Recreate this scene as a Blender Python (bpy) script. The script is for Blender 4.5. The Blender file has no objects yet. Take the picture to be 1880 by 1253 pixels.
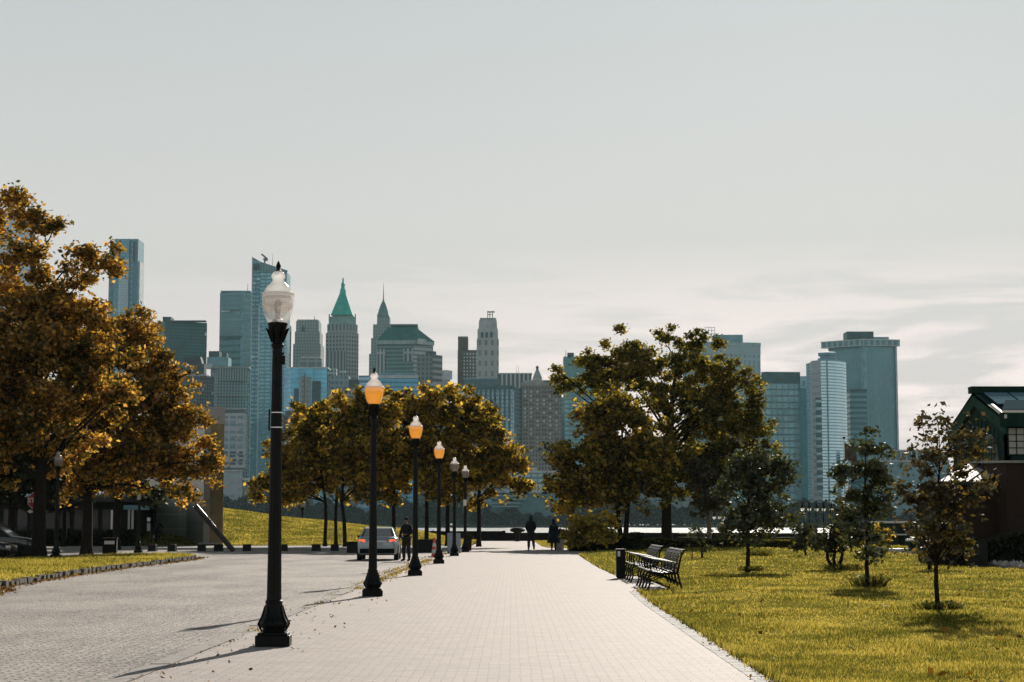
import bpy, bmesh, math, random
import numpy as np
from mathutils import Vector, Matrix
R = math.radians
PI = math.pi
random.seed(7)
rng = np.random.default_rng(11)
scene = bpy.context.scene
col = scene.collection

# ------------------------------------------------------------ camera
F = 3300.0; HOR = 963.0; EYE = 1.45
PITCH = math.atan((HOR - 626.5) / F)
cam_d = bpy.data.cameras.new('camera'); cam = bpy.data.objects.new('camera', cam_d); col.objects.link(cam)
cam_d.lens = F / 1880 * 36; cam_d.sensor_width = 36; cam_d.clip_start = 0.1; cam_d.clip_end = 20000
cam.location = (0, 0, EYE); cam.rotation_euler = (PI / 2 + PITCH, 0, 0)
scene.camera = cam
scene.view_settings.view_transform = 'Standard'; scene.view_settings.look = 'None'
scene.view_settings.exposure = 0.2; scene.view_settings.gamma = 1
scene.cycles.volume_bounces = 1
scene.cycles.transparent_max_bounces = 12

# ------------------------------------------------------------ sun and sky
SUN_EL, SUN_AZ = 24.5, 11.5       # azimuth clockwise from +Y
sd = bpy.data.lights.new('sun', 'SUN'); so = bpy.data.objects.new('sun', sd); col.objects.link(so)
sd.energy = 5.0; sd.angle = R(0.53); sd.color = (1.0, 0.915, 0.81)
dv = Vector((math.sin(R(SUN_AZ)) * math.cos(R(SUN_EL)), math.cos(R(SUN_AZ)) * math.cos(R(SUN_EL)), math.sin(R(SUN_EL))))
so.rotation_euler = dv.to_track_quat('Z', 'Y').to_euler()

world = bpy.data.worlds.new('World'); scene.world = world; world.use_nodes = True
class NT:
    def __init__(s, nt): s.nt = nt; s.n = nt.nodes; s.l = nt.links
    def new(s, t, **kw):
        n = s.n.new(t)
        for k, v in kw.items(): setattr(n, k, v)
        return n
    def link(s, a, b): s.l.new(a, b)
    def val(s, sock, x):
        if hasattr(x, 'links') or isinstance(x, bpy.types.NodeSocket): s.l.new(x, sock)
        else: sock.default_value = x
    def math(s, op, a, b=0.0, c=None, clamp=False):
        n = s.new('ShaderNodeMath', operation=op); n.use_clamp = clamp
        s.val(n.inputs[0], a); s.val(n.inputs[1], b)
        if c is not None: s.val(n.inputs[2], c)
        return n.outputs[0]
    def mix(s, f, a, b):
        n = s.new('ShaderNodeMix', data_type='RGBA')
        s.val(n.inputs[0], f)
        for i, x in ((6, a), (7, b)):
            if isinstance(x, (tuple, list)): n.inputs[i].default_value = (*x[:3], 1)
            else: s.l.new(x, n.inputs[i])
        return n.outputs[2]
    def noise(s, vec, scale, detail=4, rough=0.55, dist=0.0):
        n = s.new('ShaderNodeTexNoise'); n.inputs['Scale'].default_value = scale
        n.inputs['Detail'].default_value = detail; n.inputs['Roughness'].default_value = rough
        n.inputs['Distortion'].default_value = dist
        if vec is not None: s.l.new(vec, n.inputs['Vector'])
        return n.outputs['Fac']
    def ramp(s, f, stops, interp='LINEAR'):
        n = s.new('ShaderNodeValToRGB'); n.color_ramp.interpolation = interp
        e = n.color_ramp.elements
        while len(e) < len(stops): e.new(0.5)
        for i, (p, c) in enumerate(stops):
            e[i].position = p; e[i].color = (*c, 1) if len(c) == 3 else c
        s.val(n.inputs[0], f)
        return n.outputs[0]
    def mapping(s, vec, scale=(1, 1, 1), rot=(0, 0, 0), loc=(0, 0, 0)):
        n = s.new('ShaderNodeMapping'); n.inputs['Scale'].default_value = scale
        n.inputs['Rotation'].default_value = rot; n.inputs['Location'].default_value = loc
        s.l.new(vec, n.inputs['Vector']); return n.outputs[0]
    def bump(s, h, strength, dist=0.02):
        n = s.new('ShaderNodeBump'); n.inputs['Strength'].default_value = strength
        n.inputs['Distance'].default_value = dist; s.l.new(h, n.inputs['Height']); return n.outputs[0]

w = NT(world.node_tree); w.n.clear()
wo = w.new('ShaderNodeOutputWorld')
sky = w.new('ShaderNodeTexSky', sky_type='NISHITA'); sky.sun_disc = False
sky.sun_elevation = R(SUN_EL); sky.sun_rotation = R(SUN_AZ); sky.dust_density = 2.0; sky.air_density = 1.0
hs = w.new('ShaderNodeHueSaturation'); hs.inputs['Saturation'].default_value = 0.35; w.link(sky.outputs[0], hs.inputs['Color'])
bg1 = w.new('ShaderNodeBackground'); bg1.inputs['Strength'].default_value = 0.002; w.link(hs.outputs[0], bg1.inputs['Color'])
tc = w.new('ShaderNodeTexCoord'); g = tc.outputs['Generated']
sep = w.new('ShaderNodeSeparateXYZ'); w.link(g, sep.inputs[0])
el = w.math('MAXIMUM', sep.outputs[2], 0.0)
base = w.ramp(el, [(0.0, (0.57, 0.52, 0.495)), (0.08, (0.58, 0.555, 0.535)), (0.17, (0.56, 0.563, 0.543)), (0.29, (0.475, 0.51, 0.515)), (0.45, (0.20, 0.25, 0.27)), (0.7, (0.07, 0.10, 0.12)), (1.0, (0.04, 0.06, 0.075))])
# thin veils of cloud low over the skyline
mp = w.mapping(g, scale=(2.0, 2.0, 17.0))
c1 = w.noise(mp, 1.6, 9, 0.62, 0.6)
mp2 = w.mapping(g, scale=(5.0, 5.0, 38.0), loc=(3.1, 0, 0))
c2 = w.noise(mp2, 2.0, 8, 0.6, 0.4)
cm = w.math('ADD', w.math('MULTIPLY', c1, 0.7), w.math('MULTIPLY', c2, 0.3))
band = w.ramp(el, [(0.0, (1, 1, 1)), (0.085, (1, 1, 1)), (0.125, (0.55,) * 3), (0.155, (0, 0, 0))])
side = w.math('MULTIPLY_ADD', sep.outputs[0], 2.4, 0.75, clamp=True)
cth = w.math('MULTIPLY', w.ramp(cm, [(0.46, (0, 0, 0)), (0.54, (1, 1, 1))]), w.math('MULTIPLY', band, side))
skyc = w.mix(w.math('MULTIPLY', cth, 0.95), base, (0.84, 0.745, 0.70))
# the half of the sky away from the sun is darker
fr = w.math('MULTIPLY_ADD', sep.outputs[1], 0.06, 0.94, clamp=True)
bl = w.new('ShaderNodeVectorMath', operation='SCALE'); w.link(skyc, bl.inputs[0]); w.link(fr, bl.inputs['Scale'])
bg2 = w.new('ShaderNodeBackground'); bg2.inputs['Strength'].default_value = 1.02; w.link(bl.outputs[0], bg2.inputs['Color'])
add = w.new('ShaderNodeAddShader'); w.link(bg1.outputs[0], add.inputs[0]); w.link(bg2.outputs[0], add.inputs[1])
w.link(add.outputs[0], wo.inputs['Surface'])

# ------------------------------------------------------------ pixel -> place (px, py of the photograph, depth Y or height z)
SP, CP = math.sin(PITCH), math.cos(PITCH)
def W(px, py, Y):
    u, v = px - 940.0, py - 626.5
    dx, dy, dz = u, F * CP + v * SP, F * SP - v * CP
    t = Y / dy
    return Vector((dx * t, Y, EYE + dz * t))
def G(px, py, z=0.0):
    u, v = px - 940.0, py - 626.5
    dx, dy, dz = u, F * CP + v * SP, F * SP - v * CP
    t = (z - EYE) / dz
    return Vector((dx * t, dy * t, z))
def ZT(py, Y): return W(940, py, Y).z
def XP(px, Y): return W(px, 720 if Y > 1500 else HOR, Y).x

# ------------------------------------------------------------ object helpers
def tag(o, label=None, cat=None, group=None, kind=None):
    if label: o['label'] = label
    if cat: o['category'] = cat
    if group: o['group'] = group
    if kind: o['kind'] = kind
    return o
def thing(name, label, cat, loc=(0, 0, 0), rz=0.0, group=None):
    o = bpy.data.objects.new(name, None); col.objects.link(o)
    o.location = loc; o.rotation_euler = (0, 0, rz); o.empty_display_size = 0.3
    return tag(o, label, cat, group)
def copy_tree(o, parent=None):
    c = o.copy(); col.objects.link(c)
    if parent is not None:
        c.parent = parent
    for ch in [x for x in col.objects if x.parent == o]: copy_tree(ch, c)
    return c
class MB:
    def __init__(s): s.v = []; s.f = []; s.m = []; s.uv = []
    def add(s, vs, fs, mi=0, uvs=None):
        b = len(s.v); s.v += [tuple(v) for v in vs]
        for i, f in enumerate(fs):
            s.f.append(tuple(b + k for k in f)); s.m.append(mi)
            s.uv.append(uvs[i] if uvs else None)
        return s
    def box(s, c, d, rz=0.0, mi=0, taper=1.0, M=None):
        x, y, z = d[0] / 2, d[1] / 2, d[2] / 2
        vs = []
        for sz in (-1, 1):
            t = taper if sz > 0 else 1.0
            for sx, sy in ((-1, -1), (1, -1), (1, 1), (-1, 1)):
                p = Vector((sx * x * t, sy * y * t, sz * z))
                if M is not None: p = M @ p
                else:
                    a = math.cos(rz), math.sin(rz); p = Vector((p.x * a[0] - p.y * a[1], p.x * a[1] + p.y * a[0], p.z))
                vs.append((p.x + c[0], p.y + c[1], p.z + c[2]))
        return s.add(vs, [(3, 2, 1, 0), (4, 5, 6, 7), (0, 1, 5, 4), (1, 2, 6, 5), (2, 3, 7, 6), (3, 0, 4, 7)], mi)
    def prism(s, poly, z0, z1, mi=0, top_scale=1.0, cap=True, mi_top=None):
        n = len(poly); cx = sum(p[0] for p in poly) / n; cy = sum(p[1] for p in poly) / n
        vs = [(p[0], p[1], z0) for p in poly] + [(cx + (p[0] - cx) * top_scale, cy + (p[1] - cy) * top_scale, z1) for p in poly]
        fs = []; uv = []; u = 0.0
        for i in range(n):
            j = (i + 1) % n; L = math.hypot(poly[j][0] - poly[i][0], poly[j][1] - poly[i][1])
            fs.append((i, j, n + j, n + i)); uv.append([(0, z0), (L, z0), (L, z1), (0, z1)]); u += L
        s.add(vs, fs, mi, uv)
        b = len(s.v) - 2 * n
        if cap:
            s.f.append(tuple(b + n + i for i in range(n))); s.m.append(mi if mi_top is None else mi_top); s.uv.append([(-900.0, -900.0)] * n)
        return s
    def tube(s, pts, rad, seg=8, mi=0, cap=True):
        pts = [Vector(p) for p in pts]
        if not isinstance(rad, (list, tuple)): rad = [rad] * len(pts)
        rings = []; prev = None
        for i, p in enumerate(pts):
            t = (pts[min(i + 1, len(pts) - 1)] - pts[max(i - 1, 0)])
            t = t.normalized() if t.length > 1e-9 else Vector((0, 0, 1))
            if prev is None:
                a = Vector((1, 0, 0)) if abs(t.x) < 0.9 else Vector((0, 1, 0))
                nrm = t.cross(a).normalized()
            else:
                nrm = (prev - t * prev.dot(t)); nrm = nrm.normalized() if nrm.length > 1e-6 else t.orthogonal().normalized()
            prev = nrm; bi = t.cross(nrm)
            rings.append([p + (nrm * math.cos(2 * PI * k / seg) + bi * math.sin(2 * PI * k / seg)) * rad[i] for k in range(seg)])
        vs = [v for r in rings for v in r]; fs = []
        for i in range(len(rings) - 1):
            for k in range(seg):
                k2 = (k + 1) % seg
                fs.append((i * seg + k, i * seg + k2, (i + 1) * seg + k2, (i + 1) * seg + k))
        if cap:
            fs.append(tuple(reversed(range(seg)))); fs.append(tuple((len(rings) - 1) * seg + k for k in range(seg)))
        return s.add(vs, fs, mi)
    def lathe(s, prof, seg=20, c=(0, 0, 0), mi=0, cap=True, flute=0.0, nfl=0):
        vs = []; fs = []
        for r, z in prof:
            for k in range(seg):
                a = 2 * PI * k / seg; rr = r * (1 + flute * math.cos(nfl * a)) if nfl else r
                vs.append((c[0] + rr * math.cos(a), c[1] + rr * math.sin(a), c[2] + z))
        n = len(prof)
        for i in range(n - 1):
            for k in range(seg):
                k2 = (k + 1) % seg
                fs.append((i * seg + k, i * seg + k2, (i + 1) * seg + k2, (i + 1) * seg + k))
        if cap:
            fs.append(tuple(reversed(range(seg)))); fs.append(tuple((n - 1) * seg + k for k in range(seg)))
        return s.add(vs, fs, mi)
    def ellipsoid(s, c, r, seg=12, rings=8, mi=0):
        vs = [(c[0], c[1], c[2] - r[2])]; fs = []
        for i in range(1, rings):
            th = PI * i / rings
            for k in range(seg):
                a = 2 * PI * k / seg
                vs.append((c[0] + r[0] * math.sin(th) * math.cos(a), c[1] + r[1] * math.sin(th) * math.sin(a), c[2] - r[2] * math.cos(th)))
        vs.append((c[0], c[1], c[2] + r[2])); L = len(vs) - 1
        for k in range(seg):
            k2 = (k + 1) % seg
            fs.append((0, 1 + k2, 1 + k)); fs.append((L, L - seg + k, L - seg + k2))
            for i in range(rings - 2):
                fs.append((1 + i * seg + k, 1 + i * seg + k2, 1 + (i + 1) * seg + k2, 1 + (i + 1) * seg + k))
        return s.add(vs, fs, mi)
    def loft(s, secs, mi=0, cap=True, closed=True):
        n = len(secs[0]); vs = [v for q in secs for v in q]; fs = []
        for i in range(len(secs) - 1):
            for k in range(n if closed else n - 1):
                k2 = (k + 1) % n
                fs.append((i * n + k, i * n + k2, (i + 1) * n + k2, (i + 1) * n + k))
        if cap:
            fs.append(tuple(reversed(range(n)))); fs.append(tuple((len(secs) - 1) * n + k for k in range(n)))
        return s.add(vs, fs, mi)
    def mesh(s, name, mats, smooth=False, org=(0, 0, 0), recalc=True):
        me = bpy.data.meshes.new(name)
        ox, oy, oz = org
        me.from_pydata([(v[0] - ox, v[1] - oy, v[2] - oz) for v in s.v], [], s.f)
        if not isinstance(mats, (list, tuple)): mats = [mats]
        for m in mats: me.materials.append(m)
        me.polygons.foreach_set('material_index', s.m)
        if any(u is not None for u in s.uv):
            ul = me.uv_layers.new(name='UVMap'); flat = []
            for p, u in zip(me.polygons, s.uv):
                flat += (u if u is not None and len(u) == p.loop_total else [(0.0, 0.0)] * p.loop_total)
            ul.data.foreach_set('uv', [c for q in flat for c in q])
        if recalc:
            bm = bmesh.new(); bm.from_mesh(me); bmesh.ops.recalc_face_normals(bm, faces=bm.faces); bm.to_mesh(me); bm.free()
        if smooth:
            me.polygons.foreach_set('use_smooth', [True] * len(me.polygons))
            if smooth != 'all':
                try: me.set_sharp_from_angle(angle=R(40))
                except Exception: pass
        me.update(); return me
    def build(s, name, mats, parent=None, smooth=False, org=(0, 0, 0), bevel=0.0):
        o = bpy.data.objects.new(name, s.mesh(name, mats, smooth, org)); col.objects.link(o)
        if parent is not None: o.parent = parent
        if bevel:
            b = o.modifiers.new('bevel', 'BEVEL'); b.width = bevel; b.segments = 2; b.limit_method = 'ANGLE'; b.angle_limit = R(40)
        return o
def np_mesh(name, verts, nper, mat, parent=None, smooth=False):
    """verts (N*nper,3): N separate polygons of nper corners each"""
    me = bpy.data.meshes.new(name); V = np.asarray(verts, dtype=np.float32).reshape(-1, 3); n = len(V) // nper
    me.vertices.add(len(V)); me.vertices.foreach_set('co', V.ravel())
    me.loops.add(len(V)); me.loops.foreach_set('vertex_index', np.arange(len(V), dtype=np.int32))
    me.polygons.add(n); me.polygons.foreach_set('loop_start', np.arange(n, dtype=np.int32) * nper)
    me.polygons.foreach_set('loop_total', np.full(n, nper, dtype=np.int32))
    me.update(calc_edges=True)
    for m in (mat if isinstance(mat, list) else [mat]): me.materials.append(m)
    o = bpy.data.objects.new(name, me); col.objects.link(o)
    if parent is not None: o.parent = parent
    return o

# ------------------------------------------------------------ materials
def newmat(name):
    m = bpy.data.materials.new(name); m.use_nodes = True; t = NT(m.node_tree)
    b = t.n['Principled BSDF']; return m, t, b
def pbr(name, c, rough=0.6, metal=0.0, spec=0.5, nscale=0, namt=0.0, bump=0.0, bscale=30, alpha=None, emis=None, estr=0.0, trans=0.0):
    m, t, b = newmat(name)
    b.inputs['Base Color'].default_value = (*c, 1); b.inputs['Roughness'].default_value = rough
    b.inputs['Metallic'].default_value = metal; b.inputs['Specular IOR Level'].default_value = spec
    if trans: b.inputs['Transmission Weight'].default_value = trans
    o = t.new('ShaderNodeTexCoord').outputs['Object']
    if nscale:
        f = t.noise(o, nscale, 6, 0.6)
        d = t.ramp(f, [(0.3, tuple(max(0, x * (1 - namt)) for x in c)), (0.7, tuple(min(1, x * (1 + namt)) for x in c))])
        t.link(d, b.inputs['Base Color'])
    if bump:
        t.link(t.bump(t.noise(o, bscale, 5), bump, 0.02), b.inputs['Normal'])
    if emis: b.inputs['Emission Color'].default_value = (*emis, 1); b.inputs['Emission Strength'].default_value = estr
    return m

BLACKMETAL = pbr('black_painted_iron', (0.005, 0.007, 0.006), 0.45, 0.0, 0.16, 9, 0.4, 0.15, 60)
BLACKMATT = pbr('black_matt', (0.006, 0.007, 0.007), 0.8, 0, 0.15)
RUBBER = pbr('rubber', (0.012, 0.012, 0.012), 0.85)
CHROME = pbr('bright_metal', (0.6, 0.6, 0.6), 0.25, 1.0)
WHITEPAINT = pbr('white_paint', (0.72, 0.72, 0.70), 0.5, 0, 0.4, 6, 0.08)
CONCRETE = pbr('concrete', (0.30, 0.29, 0.27), 0.85, 0, 0.3, 3, 0.18, 0.3, 25)
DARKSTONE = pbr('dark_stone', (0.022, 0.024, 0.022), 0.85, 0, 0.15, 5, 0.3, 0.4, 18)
GRANITE = pbr('granite_kerb', (0.29, 0.26, 0.235), 0.85, 0, 0.3, 7, 0.35, 0.6, 14)

def mat_pavers():
    m, t, b = newmat('concrete_pavers')
    p = t.new('ShaderNodeTexCoord').outputs['Object']
    nz = t.new('ShaderNodeTexNoise'); nz.inputs['Scale'].default_value = 2.2; t.link(p, nz.inputs['Vector'])
    ds = t.new('ShaderNodeVectorMath', operation='SCALE'); ds.inputs['Scale'].default_value = 0.05; t.link(nz.outputs['Color'], ds.inputs[0])
    ad = t.new('ShaderNodeVectorMath', operation='ADD'); t.link(p, ad.inputs[0]); t.link(ds.outputs[0], ad.inputs[1])
    br = t.new('ShaderNodeTexBrick'); br.offset = 0.5; t.link(ad.outputs[0], br.inputs['Vector'])
    br.inputs['Scale'].default_value = 1.0; br.inputs['Brick Width'].default_value = 0.21; br.inputs['Row Height'].default_value = 0.105
    br.inputs['Mortar Size'].default_value = 0.007; br.inputs['Mortar Smooth'].default_value = 0.3
    br.inputs['Color1'].default_value = (0.35, 0.292, 0.265, 1); br.inputs['Color2'].default_value = (0.475, 0.40, 0.365, 1)
    br.inputs['Mortar'].default_value = (0.145, 0.125, 0.11, 1)
    big = t.noise(p, 0.35, 6, 0.65); fine = t.noise(p, 26, 4, 0.6); mid = t.noise(p, 4.0, 5, 0.6)
    c = t.mix(t.math('MULTIPLY', t.ramp(big, [(0.42, (0,) * 3), (0.72, (1,) * 3)]), 0.35), br.outputs['Color'], (0.36, 0.32, 0.295))
    c = t.mix(t.math('MULTIPLY', t.ramp(mid, [(0.55, (0,) * 3), (0.75, (1,) * 3)]), 0.30), c, (0.33, 0.295, 0.27))
    c = t.mix(t.math('MULTIPLY', t.ramp(fine, [(0.35, (1,) * 3), (0.6, (0,) * 3)]), 0.22), c, (0.26, 0.23, 0.21))
    t.link(c, b.inputs['Base Color']); b.inputs['Roughness'].default_value = 0.78; b.inputs['Specular IOR Level'].default_value = 0.3
    h = t.math('ADD', t.math('MULTIPLY', t.math('SUBTRACT', 1.0, br.outputs['Fac']), 1.0), t.math('ADD', t.math('MULTIPLY', fine, 0.3), t.math('MULTIPLY', mid, 0.35)))
    t.link(t.bump(h, 0.5, 0.006), b.inputs['Normal']); return m
def mat_cobble():
    m, t, b = newmat('granite_setts')
    p = t.new('ShaderNodeTexCoord').outputs['Object']
    nz = t.new('ShaderNodeTexNoise'); nz.inputs['Scale'].default_value = 1.1; nz.inputs['Detail'].default_value = 5; t.link(p, nz.inputs['Vector'])
    ds = t.new('ShaderNodeVectorMath', operation='SCALE'); ds.inputs['Scale'].default_value = 0.22; t.link(nz.outputs['Color'], ds.inputs[0])
    ad = t.new('ShaderNodeVectorMath', operation='ADD'); t.link(p, ad.inputs[0]); t.link(ds.outputs[0], ad.inputs[1])
    br = t.new('ShaderNodeTexBrick'); br.offset = 0.5; t.link(ad.outputs[0], br.inputs['Vector'])
    br.inputs['Scale'].default_value = 1.0; br.inputs['Brick Width'].default_value = 0.26; br.inputs['Row Height'].default_value = 0.12
    br.inputs['Mortar Size'].default_value = 0.016; br.inputs['Mortar Smooth'].default_value = 0.5
    br.inputs['Color1'].default_value = (0.45, 0.385, 0.34, 1); br.inputs['Color2'].default_value = (0.60, 0.525, 0.47, 1)
    br.inputs['Mortar'].default_value = (0.11, 0.10, 0.09, 1)
    rough = t.noise(t.mapping(p, scale=(1, 0.35, 1)), 0.45, 6, 0.6); fine = t.noise(t.mapping(p, scale=(1, 1.0, 1)), 9, 6, 0.65)
    track = t.ramp(rough, [(0.40, (0,) * 3), (0.62, (1,) * 3)])
    c = t.mix(t.math('MULTIPLY', track, t.math('MULTIPLY', t.ramp(fine, [(0.44, (1,) * 3), (0.60, (0,) * 3)]), 0.95)), br.outputs['Color'], (0.06, 0.055, 0.05))
    c = t.mix(t.math('MULTIPLY', t.ramp(fine, [(0.34, (1,) * 3), (0.5, (0,) * 3)]), 0.45), c, (0.13, 0.12, 0.105))
    t.link(c, b.inputs['Base Color']); b.inputs['Roughness'].default_value = 0.72; b.inputs['Specular IOR Level'].default_value = 0.35
    h = t.math('ADD', t.math('SUBTRACT', 1.0, br.outputs['Fac']), t.math('MULTIPLY', fine, 1.3))
    t.link(t.bump(h, 1.0, 0.045), b.inputs['Normal']); return m
def mat_soil(name, a, bb, sc=3.0):
    m, t, b = newmat(name)
    p = t.new('ShaderNodeTexCoord').outputs['Object']
    f = t.noise(p, sc, 7, 0.65); f2 = t.noise(p, 0.25, 5, 0.6)
    c = t.mix(t.ramp(f, [(0.35, (0,) * 3), (0.65, (1,) * 3)]), a, bb)
    c = t.mix(t.math('MULTIPLY', t.ramp(f2, [(0.4, (0,) * 3), (0.65, (1,) * 3)]), 0.45), c, tuple(x * 0.6 for x in a))
    t.link(c, b.inputs['Base Color']); b.inputs['Roughness'].default_value = 1.0; b.inputs['Specular IOR Level'].default_value = 0.0
    t.link(t.bump(t.noise(p, 12, 6), 0.3, 0.03), b.inputs['Normal']); return m
def mat_leaf(name, stops, trans=0.5, patch=0.35, gloss=0.03, drift=1.4):
    """stops: colours of single leaves picked at random; patch: scale of the larger colour drift through the crown"""
    m, t, b = newmat(name); t.n.remove(b)
    out = [n for n in t.n if n.type == 'OUTPUT_MATERIAL'][0]
    geo = t.new('ShaderNodeNewGeometry'); ob = t.new('ShaderNodeTexCoord').outputs['Object']
    f = t.math('ADD', t.math('MULTIPLY', t.math('POWER', geo.outputs['Random Per Island'], 1.3), 0.85), t.math('MULTIPLY_ADD', t.noise(ob, patch, 4, 0.6), drift, -0.5 * drift + 0.10), clamp=True)
    n = len(stops); c = t.ramp(f, [(0.08 + 0.84 * i / (n - 1), s) for i, s in enumerate(stops)])
    d = t.new('ShaderNodeBsdfDiffuse'); tr = t.new('ShaderNodeBsdfTranslucent'); gl = t.new('ShaderNodeBsdfGlossy')
    gl.inputs['Roughness'].default_value = 0.5; gl.inputs['Color'].default_value = (0.9, 0.9, 0.85, 1)
    sc = t.new('ShaderNodeVectorMath', operation='MULTIPLY'); sc.inputs[1].default_value = (1.9, 1.65, 0.8); t.link(c, sc.inputs[0])
    t.link(c, d.inputs[0]); t.link(sc.outputs[0], tr.inputs[0])
    m1 = t.new('ShaderNodeMixShader'); m1.inputs[0].default_value = trans; t.link(d.outputs[0], m1.inputs[1]); t.link(tr.outputs[0], m1.inputs[2])
    m2 = t.new('ShaderNodeMixShader'); m2.inputs[0].default_value = gloss; t.link(m1.outputs[0], m2.inputs[1]); t.link(gl.outputs[0], m2.inputs[2])
    t.link(m2.outputs[0], out.inputs['Surface']); return m
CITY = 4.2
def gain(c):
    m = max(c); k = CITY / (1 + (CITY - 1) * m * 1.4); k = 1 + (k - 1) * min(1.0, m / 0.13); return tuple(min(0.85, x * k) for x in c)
def mat_facade(name, wall, glass, bay=3.0, floor=3.6, wx=0.6, wy=0.6, var=0.5, rough=0.5, wgl=0.35, lit=None, litp=0.0, band=False, spec=0.4, metal=None):
    """wall colour with a grid (or bands) of panes; UV in metres along the wall and up"""
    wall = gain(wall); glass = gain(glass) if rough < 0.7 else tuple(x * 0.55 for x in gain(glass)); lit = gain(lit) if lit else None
    m, t, b = newmat(name)
    uv = t.new('ShaderNodeUVMap'); uv.uv_map = 'UVMap'
    s = t.new('ShaderNodeSeparateXYZ'); t.link(uv.outputs[0], s.inputs[0])
    u = t.math('DIVIDE', s.outputs[0], bay); v = t.math('DIVIDE', s.outputs[1], floor)
    fu = t.math('FRACT', u); fv = t.math('FRACT', v)
    inu = t.math('LESS_THAN', t.math('ABSOLUTE', t.math('SUBTRACT', fu, 0.5)), wx / 2)
    inv = t.math('LESS_THAN', t.math('ABSOLUTE', t.math('SUBTRACT', fv, 0.5)), wy / 2)
    mask = inv if band else t.math('MULTIPLY', inu, inv)
    ok = t.math('GREATER_THAN', s.outputs[1], -500.0); mask = t.math('MULTIPLY', mask, ok)
    cv = t.new('ShaderNodeCombineXYZ'); t.link(t.math('FLOOR', u), cv.inputs[0]); t.link(t.math('FLOOR', v), cv.inputs[1])
    wn = t.new('ShaderNodeTexWhiteNoise', noise_dimensions='2D'); t.link(cv.outputs[0], wn.inputs['Vector'])
    ob = t.new('ShaderNodeTexCoord').outputs['Object']
    big = t.noise(t.mapping(ob, scale=(1, 1, 0.35)), 0.035, 4, 0.55)
    gcol = t.mix(t.math('MULTIPLY', wn.outputs['Value'], var), glass, tuple(min(1, x * 0.35 + 0.0) for x in glass))
    gcol = t.mix(t.math('MULTIPLY', t.ramp(big, [(0.40, (0,) * 3), (0.62, (1,) * 3)]), var * 0.8), gcol, tuple(min(1, x * 1.8 + 0.01) for x in glass))
    if lit is not None:
        gcol = t.mix(t.math('LESS_THAN', wn.outputs['Value'], litp), gcol, lit)
    wcol = t.mix(t.math('MULTIPLY', t.noise(ob, 0.12, 6, 0.6), 0.45), wall, tuple(x * 0.6 for x in wall))
    t.link(t.mix(mask, wcol, gcol), b.inputs['Base Color'])
    t.link(t.math('SUBTRACT', rough, t.math('MULTIPLY', mask, max(0.0, rough - wgl))), b.inputs['Roughness'])
    b.inputs['Specular IOR Level'].default_value = spec
    if metal is None: metal = 0.5 if rough <= 0.5 else 0.25
    t.link(t.math('MULTIPLY', mask, metal), b.inputs['Metallic'])
    return m

PAVERS = mat_pavers(); SETTS = mat_cobble()
PAVEDGE = pbr('paver_border', (0.40, 0.375, 0.355), 0.8, 0, 0.3, 12, 0.12, 0.3, 20)
LAWN = mat_soil('lawn_turf', (0.15, 0.142, 0.028), (0.26, 0.235, 0.05), 5.0)
SOIL = mat_soil('soil', (0.10, 0.085, 0.05), (0.16, 0.13, 0.08), 4.0)
GRAVEL = mat_soil('gravel', (0.16, 0.15, 0.13), (0.42, 0.40, 0.37), 9.0)
GRASSB = mat_leaf('grass_blades', [(0.055, 0.065, 0.02), (0.125, 0.125, 0.036), (0.24, 0.22, 0.065), (0.38, 0.33, 0.13)], 0.5, 0.55, 0.0, 2.4)  # strong drift puts tuft shadows and lit patches into the blade colour
BARK = pbr('bark', (0.020, 0.017, 0.014), 0.95, 0, 0.08, 8, 0.4, 0.8, 25)
PALEBARK = pbr('pale_bark', (0.17, 0.14, 0.11), 0.9, 0, 0.2, 8, 0.3, 0.6, 25)

# ============================================================ SETTING
def slab(name, poly, z0, z1, mat, kind='structure'):
    o = MB().prism(poly, z0, z1).build(name, mat); tag(o, kind=kind); return o
def gridmesh(name, xs, ys, hf, mat):
    vs = [(x, y, hf(x, y)) for y in ys for x in xs]; n = len(xs)
    fs = [(j * n + i, j * n + i + 1, (j + 1) * n + i + 1, (j + 1) * n + i) for j in range(len(ys) - 1) for i in range(n - 1)]
    o = MB().add(vs, fs).build(name, mat, smooth='all'); tag(o, kind='structure'); return o
def lin(a, b, n): return [a + (b - a) * i / (n - 1) for i in range(n)]
def sst(x): x = max(0.0, min(1.0, x)); return x * x * (3 - 2 * x)

def base_h(x, y): return -0.30 if y < 160 else -0.30 - 3.2 * sst((y - 160) / 10)
gridmesh('ground', lin(-300, 300, 7), [-40, 20, 80, 140, 158, 160, 162, 164, 166, 168, 170, 171], base_h, SOIL)
def mat_water():
    m, t, b = newmat('river_water')
    p = t.new('ShaderNodeTexCoord').outputs['Object']
    b.inputs['Base Color'].default_value = (0.045, 0.075, 0.085, 1); b.inputs['Roughness'].default_value = 0.6
    b.inputs['Specular IOR Level'].default_value = 0.10
    h = t.math('ADD', t.noise(t.mapping(p, scale=(1, 0.6, 1)), 0.5, 5), t.noise(p, 3.0, 4))
    t.link(t.bump(h, 0.9, 0.35), b.inputs['Normal']); return m
slab('water', [(-2900, 165), (2900, 165), (2900, 1885), (-2900, 1885)], -2.4, -1.8, mat_water())
FARLAND = pbr('far_bank', (0.05, 0.06, 0.045), 0.9)
slab('far_shore', [(-2900, 1885), (2900, 1885), (2900, 3450), (-2900, 3450)], -2.6, 0.6, FARLAND)

# cobbled carriageway
slab('road', [(-70, -10), (-3.85, -10), (-3.60, 96), (-2.9, 112.0), (-75, 112.0)], -0.30, -0.12, SETTS)
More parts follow.
